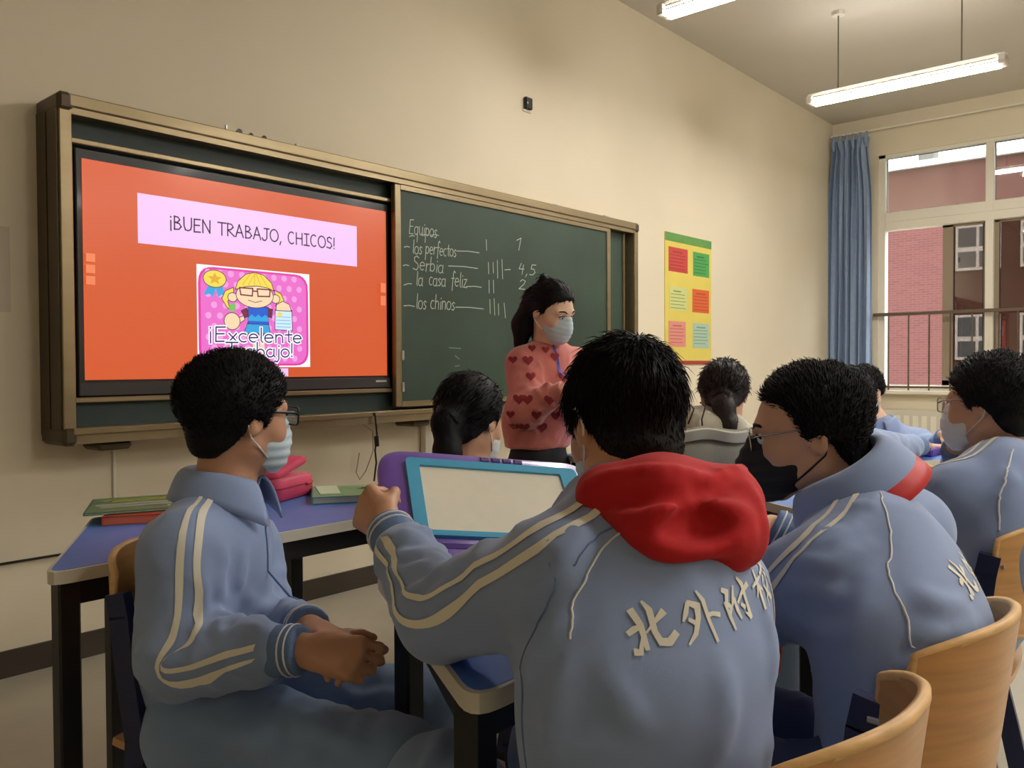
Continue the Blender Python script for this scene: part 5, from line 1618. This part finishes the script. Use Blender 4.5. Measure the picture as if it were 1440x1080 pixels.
sdf_obj('undershirt', [rc(J['neck'] - Z3 * .04, J['neck'] + Z3 * .022, .064, .060, .01)], .006, M_NAVYT, A['jk'], A['og'])
F_ = A['F3'][:, 1]
snap_line(A['bvh'], [J['neck'] + F_ * .09 - Z3 * .05, J['chest'] + F_ * .16, J['mid'] + F_ * .2, J['pelvis'] + F_ * .22 + Z3 * .06], .0022, 'zipper', M_JKT2, A['jk'], A['og'])

# ---------------------------------------------------------------- boy with the red hood, back to the camera
B_ = person('boy seen from behind in a red hood, holding the drawing board', dict(
    yaw=66, h=.007, hb=.005, skin=M_SKIN2, head=((0.951, 0.626, 1.053), 58, -14, -3, .92),
    pelvis=(.815, .51, .50), mid=(0.818, 0.511, 0.767), chest=(0.858, 0.528, 0.845), neck=(0.915, 0.588, 0.969),
    shL=(0.781, 0.595, 0.883), elL=(0.776, 0.804, 0.795), wrL=(0.851, 0.995, 0.880),
    shR=(0.988, 0.533, 0.886), elR=(1.05, .80, .80), wrR=(1.049, 0.946, 0.779),
    handL=(V3((0.869, 1.066, 0.899)) - V3((0.851, 0.995, 0.880)), V3((1.027, 1.096, 0.857)) - V3((0.865, 1.040, 0.892)), (.85, .85, .85, .85), .02, .9),
    handR=(V3((1.002, 1.001, 0.792)) - V3((1.049, 0.946, 0.779)), (0, 0, 1), (.5, .5, .5, .5), .05, .5),
    ka=.022, sl=(.074, .057, .044), rp=.135, rm=.137, rch=.132, rsh=.066, cufflines=True, fold=.8,
    creases=[([(0.770, 0.890, 0.870), (0.783, 0.858, 0.860), (0.801, 0.853, 0.871)], .010, .009), ([(0.753, 0.878, 0.853), (0.756, 0.843, 0.846), (0.780, 0.817, 0.861)], .011, .009), ([(0.724, 0.819, 0.837), (0.731, 0.781, 0.852), (0.755, 0.754, 0.864)], .011, .010), ([(0.718, 0.780, 0.829), (0.722, 0.746, 0.847), (0.738, 0.727, 0.856)], .010, .009), ([(0.808, 0.923, 0.877), (0.814, 0.884, 0.873)], .008, .008),
             ([(0.722, 0.536, 0.956), (0.690, 0.541, 0.917), (0.700, 0.589, 0.868)], .006, .014), ([(0.686, 0.529, 0.868), (0.678, 0.552, 0.835), (0.685, 0.573, 0.798)], .008, .013), ([(0.682, 0.517, 0.827), (0.661, 0.524, 0.787), (0.658, 0.526, 0.737)], .007, .014), ([(0.795, 0.417, 0.819), (0.790, 0.406, 0.771), (0.770, 0.411, 0.724)], .005, .016), ([(0.702, 0.478, 0.809), (0.711, 0.451, 0.770)], .005, .016), ([(0.886, 0.420, 0.867), (0.892, 0.412, 0.818), (0.875, 0.415, 0.774)], .006, .012), ([(0.745, 0.732, 0.787), (0.737, 0.665, 0.791), (0.721, 0.608, 0.791)], .008, .011)]))
h_ = B_['hd']; J = B_['J']
hair(h_, 'boy', .007, .006, M_HAIR, B_['root'], B_['og'], nst=7000, slen=.021, swid=.0014, seed=5, lift=.16, rnd=.26, crown=(.02, -.055, .125))
face_mask(h_, M_MASK, B_['root'], B_['og'], .006)
eyes(h_, B_['root'], B_['og'], False)
two_stripes(B_, [(0.844, 0.594, 0.948), (0.787, 0.597, 0.915), lerp(J['shL'], J['elL'], .45), lerp(J['shL'], J['elL'], .82), lerp(J['elL'], J['wrL'], .2), lerp(J['elL'], J['wrL'], .5), lerp(J['elL'], J['wrL'], .76)],
            [(-.3, -.2, 1), (-.45, -.5, .8), (-.45, -.6, .6), (-.6, -.75, .2), (-.75, -.65, 0), (-.85, -.55, 0), (-.85, -.5, 0)], gap=.030, wid=.011)
# hood lying on the shoulders
HB = frame3(66, 0, 0)
bk = HB @ np.array([[1, 0, 0], [0, .88, .47], [0, -.47, .88]]).T
hood = [rc((0.851, 0.616, 0.957), (0.812, 0.563, 0.981), .018, .024, .02), rc((0.812, 0.563, 0.981), (0.823, 0.497, 0.988), .024, .028, .03), rc((0.823, 0.497, 0.988), (0.900, 0.462, 0.984), .028, .024, .03), rc((0.900, 0.462, 0.984), (0.969, 0.467, 0.997), .022, .010, .02),
        rc((0.807, 0.530, 0.966), (0.814, 0.483, 0.947), .03, .04, .04), rc((0.814, 0.483, 0.947), (0.868, 0.444, 0.939), .042, .040, .04), rc((0.868, 0.444, 0.939), (0.918, 0.448, 0.969), .036, .028, .04),
        rc((0.869, 0.520, 0.976), (0.884, 0.486, 0.936), .05, .05, .04)]
hood = creased(hood, [([(0.792, 0.577, 0.976), (0.789, 0.537, 1.006), (0.800, 0.479, 1.016), (0.845, 0.442, 1.011), (0.934, 0.446, 1.010)], .008, .007), ([(0.777, 0.549, 0.971), (0.775, 0.491, 0.982), (0.797, 0.451, 0.989), (0.869, 0.429, 0.991)], -.012, .010),
    ([(0.774, 0.537, 0.964), (0.769, 0.482, 0.966), (0.783, 0.451, 0.980), (0.822, 0.422, 0.983), (0.867, 0.414, 0.959)], .010, .010), ([(0.774, 0.446, 0.960), (0.791, 0.427, 0.967), (0.817, 0.411, 0.957)], -.020, .017), ([(0.791, 0.427, 0.967), (0.806, 0.410, 0.970)], -.016, .015),
    ([(0.773, 0.508, 0.950), (0.768, 0.451, 0.931), (0.798, 0.418, 0.933), (0.857, 0.411, 0.947)], .010, .012), ([(0.783, 0.496, 0.932), (0.795, 0.450, 0.911), (0.840, 0.414, 0.912)], -.006, .010), ([(0.896, 0.428, 0.986), (0.882, 0.413, 0.949), (0.878, 0.416, 0.917)], .007, .009)], .006)
sdf_obj('hood', hood, .0055, M_RED, B_['jk'], B_['og'], noise=(.002, 40))
# raglan seam piping and the back print
snap_line(B_['bvh'], [(0.772, 0.509, 0.947), (0.744, 0.525, 0.917), (0.722, 0.533, 0.881), (0.709, 0.532, 0.839)], .0014, 'piping', M_PIPE, B_['jk'], B_['og'])
snap_line(B_['bvh'], [(0.772, 0.524, 0.942), (0.731, 0.554, 0.907), (0.699, 0.559, 0.859), (0.687, 0.571, 0.805), (0.686, 0.570, 0.752), (0.687, 0.568, 0.700)], .0011, 'seam', M_JKT2, B_['jk'], B_['og'])
snap_line(B_['bvh'], [(0.924, 0.424, 0.915), (0.938, 0.421, 0.864), (0.949, 0.423, 0.819)], .0014, 'piping', M_PIPE, B_['jk'], B_['og'])
def glyphs():
    G = []
    def ch(x0, sts, w=.047, h=.048):
        G.append([([(x0 + p[0] * w, p[1] * h) for p in pts], [k * w for k in ww]) for (pts, ww) in sts])
    ch(0, [([(.2, .8), (.3, .55), (.3, .12)], [.16, .14, .1]), ([(.02, .42), (.15, .48), (.3, .52)], [.1, .12, .08]), ([(.06, .08), (.15, .06), (.28, .35)], [.14, .1, .05]),
           ([(.46, .96), (.56, .8), (.55, .4), (.62, .2), (.8, .17), (.98, .3)], [.06, .14, .13, .14, .16, .14]), ([(.38, .4), (.58, .55), (.82, .72)], [.04, .06, .15])])
    ch(.056, [([(.22, .8), (.12, .62), (.03, .5)], [.1, .11, .05]), ([(.24, .82), (.44, .72), (.4, .5), (.25, .22), (.04, .06)], [.1, .16, .13, .11, .05]), ([(.18, .5), (.3, .42)], [.08, .1]),
              ([(.5, 1.0), (.62, .8), (.66, .4), (.76, -.02)], [.05, .11, .09, .08]), ([(.64, .5), (.8, .5), (.98, .44)], [.1, .09, .1])])
    ch(.112, [([(.06, .86), (.18, .8), (.1, .58), (.22, .48), (.14, .34)], [.1, .12, .09, .1, .06]), ([(.05, .6), (.12, .3), (.2, .04)], [.08, .1, .06]), ([(.42, .86), (.34, .62), (.28, .5)], [.05, .1, .06]), ([(.38, .6), (.42, .36), (.5, .18)], [.09, .1, .06]),
              ([(.5, .5), (.72, .64), (.98, .74)], [.07, .1, .14]), ([(.62, .98), (.78, .8), (.84, .4), (.88, .1), (.72, .22)], [.06, .12, .1, .12, .04]), ([(.62, .42), (.72, .34)], [.08, .1])])
    ch(.168, [([(.2, .92), (.26, .6), (.3, .1)], [.06, .1, .08]), ([(.02, .62), (.25, .68), (.42, .72)], [.07, .1, .06]), ([(.24, .6), (.12, .38)], [.08, .04]), ([(.3, .55), (.4, .45)], [.08, .05]),
              ([(.68, .98), (.76, .86)], [.06, .1]), ([(.5, .76), (.78, .8), (.96, .82)], [.07, .08, .07]), ([(.64, .66), (.56, .56)], [.08, .04]), ([(.82, .68), (.92, .58)], [.06, .09]), ([(.86, .5), (.72, .25), (.5, .08)], [.08, .1, .05]), ([(.58, .48), (.76, .26), (.98, .08)], [.06, .1, .12])])
    return G
RB, FB = B_['F3'][:, 0], B_['F3'][:, 1]
for g_ in glyphs(): snap_marks(B_['bvh'], g_, V3((0.738, 0.514, 0.836)), RB + Z3 * .10, Z3, FB, 'printed_character', M_CREAM, B_['jk'], B_['og'])

# ---------------------------------------------------------------- boy in the black mask
C_ = person('boy in a black mask and thin glasses hunched over the table, face turned left', dict(
    yaw=92, h=.0075, hb=.0045, skin=M_SKIN, head=((1.410, 0.555, 1.011), 112, -8, 0, .92),
    pelvis=(1.27, .36, .50), mid=(1.295, 0.372, 0.720), chest=(1.366, 0.430, 0.791), neck=(1.462, 0.475, 0.885),
    shL=(1.257, 0.465, 0.808), elL=(1.289, 0.608, 0.733), wrL=(1.431, 0.720, 0.751),
    shR=(1.590, 0.449, 0.834), elR=(1.630, 0.582, 0.749), wrR=(1.584, 0.698, 0.808),
    handL=((-.2, .9, .3), (0, 0, -1), (.4, .4, .4, .4)), handR=((-.6, .6, 0), (0, 0, -1), (.4, .4, .4, .4)),
    sl=(.076, .07, .05), rp=.14, rm=.138, rch=.14, rsh=.066, trap=.042, fold=.7, trs=M_TRSD, cufflines=True,
    creases=[([(1.252, 0.412, 0.907), (1.182, 0.432, 0.897), (1.171, 0.474, 0.887)], .009, .011), ([(1.214, 0.394, 0.882), (1.134, 0.424, 0.871), (1.148, 0.501, 0.862)], .010, .012), ([(1.202, 0.376, 0.847), (1.126, 0.402, 0.828), (1.140, 0.476, 0.807)], .007, .014), ([(1.181, 0.354, 0.806), (1.131, 0.394, 0.776), (1.152, 0.492, 0.741)], .009, .013), ([(1.179, 0.311, 0.833), (1.197, 0.289, 0.815), (1.244, 0.266, 0.807)], .006, .015), ([(1.172, 0.317, 0.768), (1.175, 0.284, 0.784), (1.256, 0.251, 0.780)], .007, .014), ([(1.174, 0.344, 0.724), (1.162, 0.297, 0.747)], .008, .013), ([(1.332, 0.412, 0.926), (1.280, 0.411, 0.920), (1.277, 0.430, 0.914)], .008, .008)]))
h_ = C_['hd']; J = C_['J']
hair(h_, 'boyhigh', .011, .006, M_HAIR, C_['root'], C_['og'], back=-.006, nst=6500, slen=.015, swid=.0014, seed=9, lift=.7, flow=SPIKE)
face_mask(h_, M_MASKB, C_['root'], C_['og'], .004, beak=.016, loop_m=M_MASKB)
glasses(h_, M_FRAMES, C_['root'], C_['og'], r=.0012)
eyes(h_, C_['root'], C_['og'])
cf = V3((math.cos(math.radians(100)), math.sin(math.radians(100)), 0))
cn = V3((1.405, 0.489, 0.940)); cu_ = V3((-.34, .40, .85))
collar(cn, cu_, cf, M_JKT, C_['jk'], C_['og'], r0=.064, r1=.106, hgt=.036, drop=.030, tip=.03, gap=20)
collar(cn - cu_ * .012, cu_, cf, M_REDS, C_['root'], C_['og'], r0=.066, r1=.112, hgt=.03, drop=.030, tip=.03, gap=20, name='red_scarf', th=.004)
sdf_obj('scarf_end', [rc((1.339, 0.579, 0.675), (1.311, 0.579, 0.635), .012, .016, .01), rc((1.311, 0.579, 0.635), (1.308, 0.582, 0.601), .014, .008, .01)], .006, M_REDS, C_['root'], C_['og'])
two_stripes(C_, [(1.385, 0.472, 0.896), (1.228, 0.470, 0.880), (1.225, 0.517, 0.821), J['elL'], (1.329, 0.623, 0.748), J['wrL']],
            [(-.5, .1, 1), (-.6, .1, 1), (-.8, -.3, .6), (-.9, -.4, .1), (-1, -.2, 0), (-1, -.2, 0)], gap=.030, wid=.011)
snap_line(C_['bvh'], [(1.312, 0.406, 0.940), (1.229, 0.363, 0.919), (1.173, 0.349, 0.857), (1.183, 0.336, 0.790), (1.214, 0.328, 0.726)], .0016, 'piping', M_PIPE, C_['jk'], C_['og'])
RB, FB = C_['F3'][:, 0], C_['F3'][:, 1]
for g_ in glyphs(): snap_marks(C_['bvh'], g_, V3((1.263, 0.244, 0.808)), RB, Z3, FB, 'printed_character', M_CREAM, C_['jk'], C_['og'])

# ---------------------------------------------------------------- boy at the right edge
D_ = person('boy at the right edge with white mask straps, chin resting on his hand', dict(
    yaw=85, h=.009, hb=.006, skin=M_SKIN, head=((2.323, 0.465, 1.027), 74, -4, 4, .97),
    pelvis=(2.20, .52, .50), mid=(2.206, 0.392, 0.723), chest=(2.223, 0.405, 0.801), neck=(2.343, 0.438, 0.905),
    shL=(2.129, 0.483, 0.822), elL=(2.258, 0.592, 0.756), wrL=(2.444, 0.714, 0.780),
    shR=(2.469, 0.382, 0.808), elR=(2.596, 0.553, 0.748), wrR=(2.422, 0.560, 0.913),
    handL=((-.2, .9, .0), (0, 0, -1), (.4, .4, .4, .4)), handR=((-.12, .05, 1), (.7, -.6, 0), (.25, .3, .35, .4), .05, .3),
    sl=(.078, .07, .052), rp=.16, rm=.155, rch=.15, fold=.9))
h_ = D_['hd']; J = D_['J']
hair(h_, 'boy', .017, .008, M_HAIR, D_['root'], D_['og'], nst=3500, slen=.012, swid=.0015, seed=12, lift=1.0, flow=SPIKE)
face_mask(h_, M_MASKW, D_['root'], D_['og'], .006)
glasses(h_, M_FRAMES, D_['root'], D_['og'], r=.0014)
collar(J['neck'] + V3((0, 0, -.004)), V3((0, .12, 1)), (0, 1, 0), M_JKT, D_['jk'], D_['og'], r0=.060, r1=.098, hgt=.036, drop=.022, tip=.03, gap=22)
two_stripes(D_, [(2.245, 0.459, 0.892), (2.123, 0.492, 0.874), (2.216, 0.566, 0.820), J['elL'], (2.345, 0.645, 0.770), J['wrL']],
            [(-.5, .1, 1), (-.6, .0, 1), (-.6, -.2, .9), (-.9, -.4, .3), (-1, -.2, .3), (-1, -.2, 0)], gap=.032, wid=.012)
snap_line(D_['bvh'], [(2.122, 0.374, 0.967), (2.050, 0.380, 0.933), (2.017, 0.385, 0.875), (2.014, 0.385, 0.777)], .002, 'piping', M_PIPE, D_['jk'], D_['og'])

# ---------------------------------------------------------------- girl with low ponytail, near the board
GF = lambda l: np.stack([-l[:, 0], -.12 - l[:, 1], -.02 - l[:, 2]], 1)
E_p = person('girl with a low ponytail and white mask sitting behind the drawing board', dict(
    yaw=30, h=.010, hb=.007, skin=M_SKIN, head=((1.623, 1.558, 0.983), 12, -10, 0, .97),
    pelvis=(1.60, 1.42, .50), mid=(1.60, 1.46, .62), chest=(1.61, 1.50, .74), neck=(1.598, 1.567, 0.832),
    shL=(1.53, 1.63, .76), elL=(1.60, 1.76, .79), wrL=(1.78, 1.80, .79), shR=(1.69, 1.37, .76), elR=(1.80, 1.50, .76), wrR=(1.86, 1.66, .79),
    handL=((.8, -.2, 0), (0, 0, -1), (.3, .3, .3, .3)), handR=((.3, .8, 0), (0, 0, -1), (.3, .3, .3, .3)), jkt=mat('dark_purple_top', (52, 40, 70), .8, var=.08, vscale=10), cuff=mat('dark_purple_top', (52, 40, 70), .8), trs=M_TRSD, trap=.035, rsh=.055, fold=.8))
h_ = E_p['hd']
tail = [h_.rc((0, -.09, .02), (0, -.125, -.02), .03, .032, .03), h_.rc((0, -.125, -.02), (.015, -.125, -.10), .032, .033, .03), h_.rc((.015, -.125, -.10), (.025, -.105, -.18), .033, .02, .03)]
hair(h_, 'girl', .014, .007, M_HAIR, E_p['root'], E_p['og'], extra=tail, nst=3500, slen=.03, swid=.0013, seed=21, lift=.06, rnd=.12, flow=GF)
face_mask(h_, M_MASKW, E_p['root'], E_p['og'], .007)
collar(E_p['J']['neck'], V3((.1, .05, 1)), (.9, .4, 0), mat('dark_purple_top', (52, 40, 70), .8), E_p['jk'], E_p['og'], r0=.058, r1=.075, hgt=.02, drop=.02, tip=.0, gap=10)

# ---------------------------------------------------------------- teacher
T_SW = mat('pink_knit', (196, 112, 102), .85, var=.06, vscale=20, bump=.3, bscale=220, sheen=.4)
Tn = person('teacher in a pink sweater with red hearts and a mask, looking down by the chalkboard', dict(
    yaw=262, h=.009, hb=.006, skin=M_SKINP, head=((2.834, 2.236, 1.362), 268, -22, 4, 1.02),
    pelvis=(2.831, 2.311, 0.725), mid=(2.849, 2.325, 0.894), chest=(2.869, 2.308, 1.081), neck=(2.867, 2.285, 1.214),
    shR=(2.765, 2.338, 1.137), elR=(2.658, 2.241, 0.942), wrR=(2.675, 2.042, 1.033),
    shL=(3.047, 2.258, 1.136), elL=(2.975, 2.151, 0.941), wrL=(2.732, 2.068, 1.040),
    handR=((.6, -.8, .1), (0, 0, 1), (.4, .4, .4, .4)), handL=((-.4, -.9, .1), (0, 0, -1), (.4, .4, .4, .4)),
    hipL=V3((2.889, 2.302, 0.667)), hipR=V3((2.803, 2.340, 0.672)), knL=V3((2.893, 2.297, 0.667)) * V3((1, 1, 0)) + Z3 * .42, knR=V3((2.788, 2.328, 0.675)) * V3((1, 1, 0)) + Z3 * .42, anL=V3((2.909, 2.310, 0.664)) * V3((1, 1, 0)) + Z3 * .085, anR=V3((2.803, 2.340, 0.672)) * V3((1, 1, 0)) + Z3 * .085,
    trs=mat('black_trousers', (26, 27, 36), .8), thigh=.085, knee=.06, jkt=T_SW, cuff=T_SW, jname='sweater', cut=.775, sl=(.075, .074, .05), rp=.155, rm=.155, rch=.14, fold=1.0, hsc=.95))
h_ = Tn['hd']; J = Tn['J']
long_ = [h_.rc((.035, -.08, .02), (.05, -.095, -.09), .05, .045, .03), h_.rc((-.035, -.08, .02), (-.05, -.095, -.09), .05, .045, .03), h_.rc((.05, -.095, -.09), (.06, -.075, -.17), .045, .03, .03), h_.rc((-.05, -.095, -.09), (-.06, -.075, -.17), .045, .03, .03),
         h_.el((.012, -.075, .122), (.02, .022, .016), .01), h_.el((-.016, -.085, .118), (.02, .018, .018), .01), h_.rc((0, -.085, .125), (.012, -.085, .15), .006, .002, .008), h_.rc((-.01, -.09, .125), (-.035, -.10, .132), .007, .003, .008)]
hair(h_, 'girl', .014, .008, M_HAIR, Tn['root'], Tn['og'], extra=long_, nst=3500, slen=.03, swid=.0016, seed=31, lift=.05, rnd=.12, flow=GF)
face_mask(h_, M_MASK, Tn['root'], Tn['og'], .006)
eyes(h_, Tn['root'], Tn['og'])
def heart(cx, cz, s):
    out = []
    for k in range(20):
        t = 2 * math.pi * k / 20
        out.append((cx + s * 16 * math.sin(t) ** 3 / 17, cz + s * (13 * math.cos(t) - 5 * math.cos(2 * t) - 2 * math.cos(3 * t) - math.cos(4 * t)) / 17))
    return out
M_HEART = mat('dark_red_knit', (134, 34, 40), .85)
cdir = V3((.72, .69, 0))
crt = V3((.69, -.72, 0))
hv = []; hf = []
for (pt, s) in (((2.521, 2.135, 1.243), .024), ((2.543, 2.106, 1.153), .025), ((2.503, 2.153, 1.156), .02), ((2.547, 2.099, 1.086), .022), ((2.511, 2.138, 0.994), .024), ((2.533, 2.113, 0.994), .024), ((2.590, 2.048, 0.994), .024), ((2.555, 2.085, 0.932), .022), ((2.499, 2.148, 0.880), .021), ((2.523, 2.120, 0.879), .024), ((2.576, 2.059, 0.871), .025), ((2.497, 2.162, 1.218), .018), ((2.486, 2.169, 1.045), .018), ((2.488, 2.163, 0.933), .018), ((2.621, 2.018, 1.169), .022), ((2.595, 2.048, 1.198), .018), ((2.643, 1.990, 1.085), .022), ((2.616, 2.015, 0.918), .022), ((2.557, 2.092, 1.204), .018)):
    P0 = V3(pt); hh_ = heart(0, 0, s); base = len(hv); good = True; tmp = []
    ringv = [(0, 0)] + [(.55 * a, .55 * b) for a, b in hh_] + hh_
    for (a, b) in ringv:
        r_ = Tn['bvh'].ray_cast(Vector(P0 + crt * a + Z3 * b), Vector(cdir), 1.2)
        if r_[0] is None: good = False; break
        tmp.append(tuple(V3(r_[0]) + V3(r_[1]) * .002))
    if not good: continue
    fs = [(0, 1 + k, 1 + (k + 1) % 20) for k in range(20)] + [(1 + k, 21 + k, 21 + (k + 1) % 20, 1 + (k + 1) % 20) for k in range(20)]
    raw_obj('heart_motif', tmp, fs, M_HEART, Tn['jk'], True, Tn['og'])
FT = Tn['F3'][:, 1]
snap_ribbon(Tn['bvh'], [(2.808, 2.262, 1.241), (2.823, 2.243, 1.186), (2.840, 2.222, 1.127), (2.849, 2.209, 1.063)], [FT + Z3 * .3, FT, FT, FT], 0, .013, 'lanyard', mat('blue_lanyard', (52, 60, 160), .6), Tn['root'], Tn['og'])
sdf_obj('undershirt', [rc(J['neck'] - Z3 * .04, J['neck'] + Z3 * .0, .062, .056, .01)], .008, T_SW, Tn['jk'], Tn['og'])

# ---------------------------------------------------------------- girl in the pale hooded top
M_PALE = mat('pale_grey_hoodie', (206, 200, 182), .85, var=.05, vscale=8, bump=.15, bscale=200)
G_p = person('girl with a long dark ponytail in a pale grey hooded top, seen from behind', dict(
    yaw=40, h=.011, hb=.008, skin=M_SKIN, head=((2.815, 1.423, 1.019), 22, -12, 0, .97),
    pelvis=(2.72, 1.50, .50), mid=(2.74, 1.48, .66), chest=(2.745, 1.438, 0.851), neck=(2.784, 1.425, 0.906),
    shL=(2.731, 1.575, 0.818), elL=(2.833, 1.681, 0.671), wrL=(3.058, 1.649, 0.621), shR=(2.785, 1.299, 0.831), elR=(2.904, 1.294, 0.672), wrR=(3.115, 1.507, 0.627),
    handL=((.5, .7, 0), (0, 0, -1), (.3, .3, .3, .3)), handR=((.3, .8, 0), (0, 0, -1), (.3, .3, .3, .3)), jkt=M_PALE, cuff=M_PALE, jname='hooded_top', trs=M_TRSD, fold=.8))
h_ = G_p['hd']
tail = [h_.rc((.0, -.095, -.02), (.01, -.125, -.06), .03, .034, .03), h_.rc((.01, -.125, -.06), (.03, -.12, -.13), .036, .032, .03), h_.rc((.03, -.12, -.13), (.05, -.10, -.20), .03, .014, .03)]
hair(h_, 'girl', .016, .008, M_HAIRB, G_p['root'], G_p['og'], extra=tail, nst=3000, slen=.035, swid=.0018, seed=41, lift=.08, rnd=.2, flow=GF)
J = G_p['J']
sdf_obj('hood', [rc((2.688, 1.506, 0.934), (2.658, 1.433, 0.923), .035, .045, .03), rc((2.658, 1.433, 0.923), (2.721, 1.330, 0.914), .045, .04, .03), rc((2.748, 1.482, 0.926), (2.836, 1.457, 0.928), .04, .04, .03)], .01, M_PALE, G_p['jk'], G_p['og'])
dr = MB()
for pts in ([(2.694, 1.501, 0.995), (2.617, 1.436, 0.977), (2.585, 1.441, 0.927)], [(2.686, 1.449, 0.997), (2.625, 1.397, 0.985), (2.598, 1.396, 0.943), (2.599, 1.394, 0.913)]):
    dr.tube(pts, .003, 6)
raw_obj('drawstring', dr.v, dr.f, M_HAIRB, G_p['jk'], True, G_p['og'])

# ---------------------------------------------------------------- boy facing the camera, far table
H_p = person('boy with a red neck scarf facing the camera, arms folded on the far table', dict(
    yaw=198, h=.011, hb=.008, skin=M_SKINP, head=((4.141, 1.361, 0.994), 205, -10, 0, .97),
    pelvis=(4.22, 1.36, .50), mid=(4.19, 1.35, .66), chest=(4.189, 1.296, 0.721), neck=(4.178, 1.313, 0.844),
    shL=(4.344, 1.180, 0.751), elL=(4.183, 1.044, 0.711), wrL=(4.038, 0.986, 0.815), shR=(4.051, 1.396, 0.750), elR=(3.907, 1.286, 0.718), wrR=(3.916, 1.063, 0.769),
    handL=((-.6, -.6, .0), (0, 0, -1), (.3, .3, .3, .3)), handR=((.3, -.8, 0), (0, 0, -1), (.3, .3, .3, .3)), fold=.9))
h_ = H_p['hd']; J = H_p['J']
hair(h_, 'fringe', .016, .008, M_HAIR, H_p['root'], H_p['og'], nst=2500, slen=.014, swid=.0018, seed=51, lift=.8, flow=SPIKE)
eyes(h_, H_p['root'], H_p['og'])
face_mask(h_, M_MASKW, H_p['root'], H_p['og'], .008)
collar(J['neck'], V3((-.1, 0, 1)), (-1, -.25, 0), M_JKT, H_p['jk'], H_p['og'], r0=.062, r1=.10, hgt=.034, drop=.026, tip=.035, gap=24)
sdf_obj('red_scarf', [rc(J['neck'] + V3((-.07, .0, -.04)), J['neck'] + V3((-.11, -.03, -.11)), .03, .022, .02), rc(J['neck'] + V3((-.085, -.02, -.055)), J['neck'] + V3((-.12, -.07, -.14)), .02, .016, .02)], .008, M_REDS, H_p['root'], H_p['og'])

# ---------------------------------------------------------------- pupil mostly hidden behind the black mask
I_p = person('pupil mostly hidden behind the boy in the black mask, blue sleeve on the far table', dict(
    yaw=10, h=.011, hb=.008, skin=M_SKIN, head=((3.260, 1.124, 0.987), 20, -8, 0, .97),
    pelvis=(3.28, 1.04, .50), mid=(3.29, 1.05, .66), chest=(3.292, 1.156, 0.778), neck=(3.267, 1.142, 0.863),
    shL=(3.323, 1.273, 0.768), elL=(3.497, 1.222, 0.669), wrL=(3.738, 1.099, 0.745), shR=(3.209, 1.054, 0.792), elR=(3.373, 1.049, 0.811), wrR=(3.671, 0.980, 0.793),
    handL=((.8, .1, 0), (0, 0, -1), (.3, .3, .3, .3)), handR=((.8, .2, 0), (0, 0, -1), (.3, .3, .3, .3)), fold=.9))
h_ = I_p['hd']
hair(h_, 'boy', .018, .009, M_HAIR, I_p['root'], I_p['og'], nst=2000, slen=.016, swid=.0018, seed=61, lift=.8, flow=SPIKE)
face_mask(h_, M_MASKW, I_p['root'], I_p['og'], .009)
collar(I_p['J']['neck'], V3((.05, 0, 1)), (1, .1, 0), M_JKT, I_p['jk'], I_p['og'], r0=.062, r1=.10, hgt=.034, drop=.026, tip=.03, gap=24)
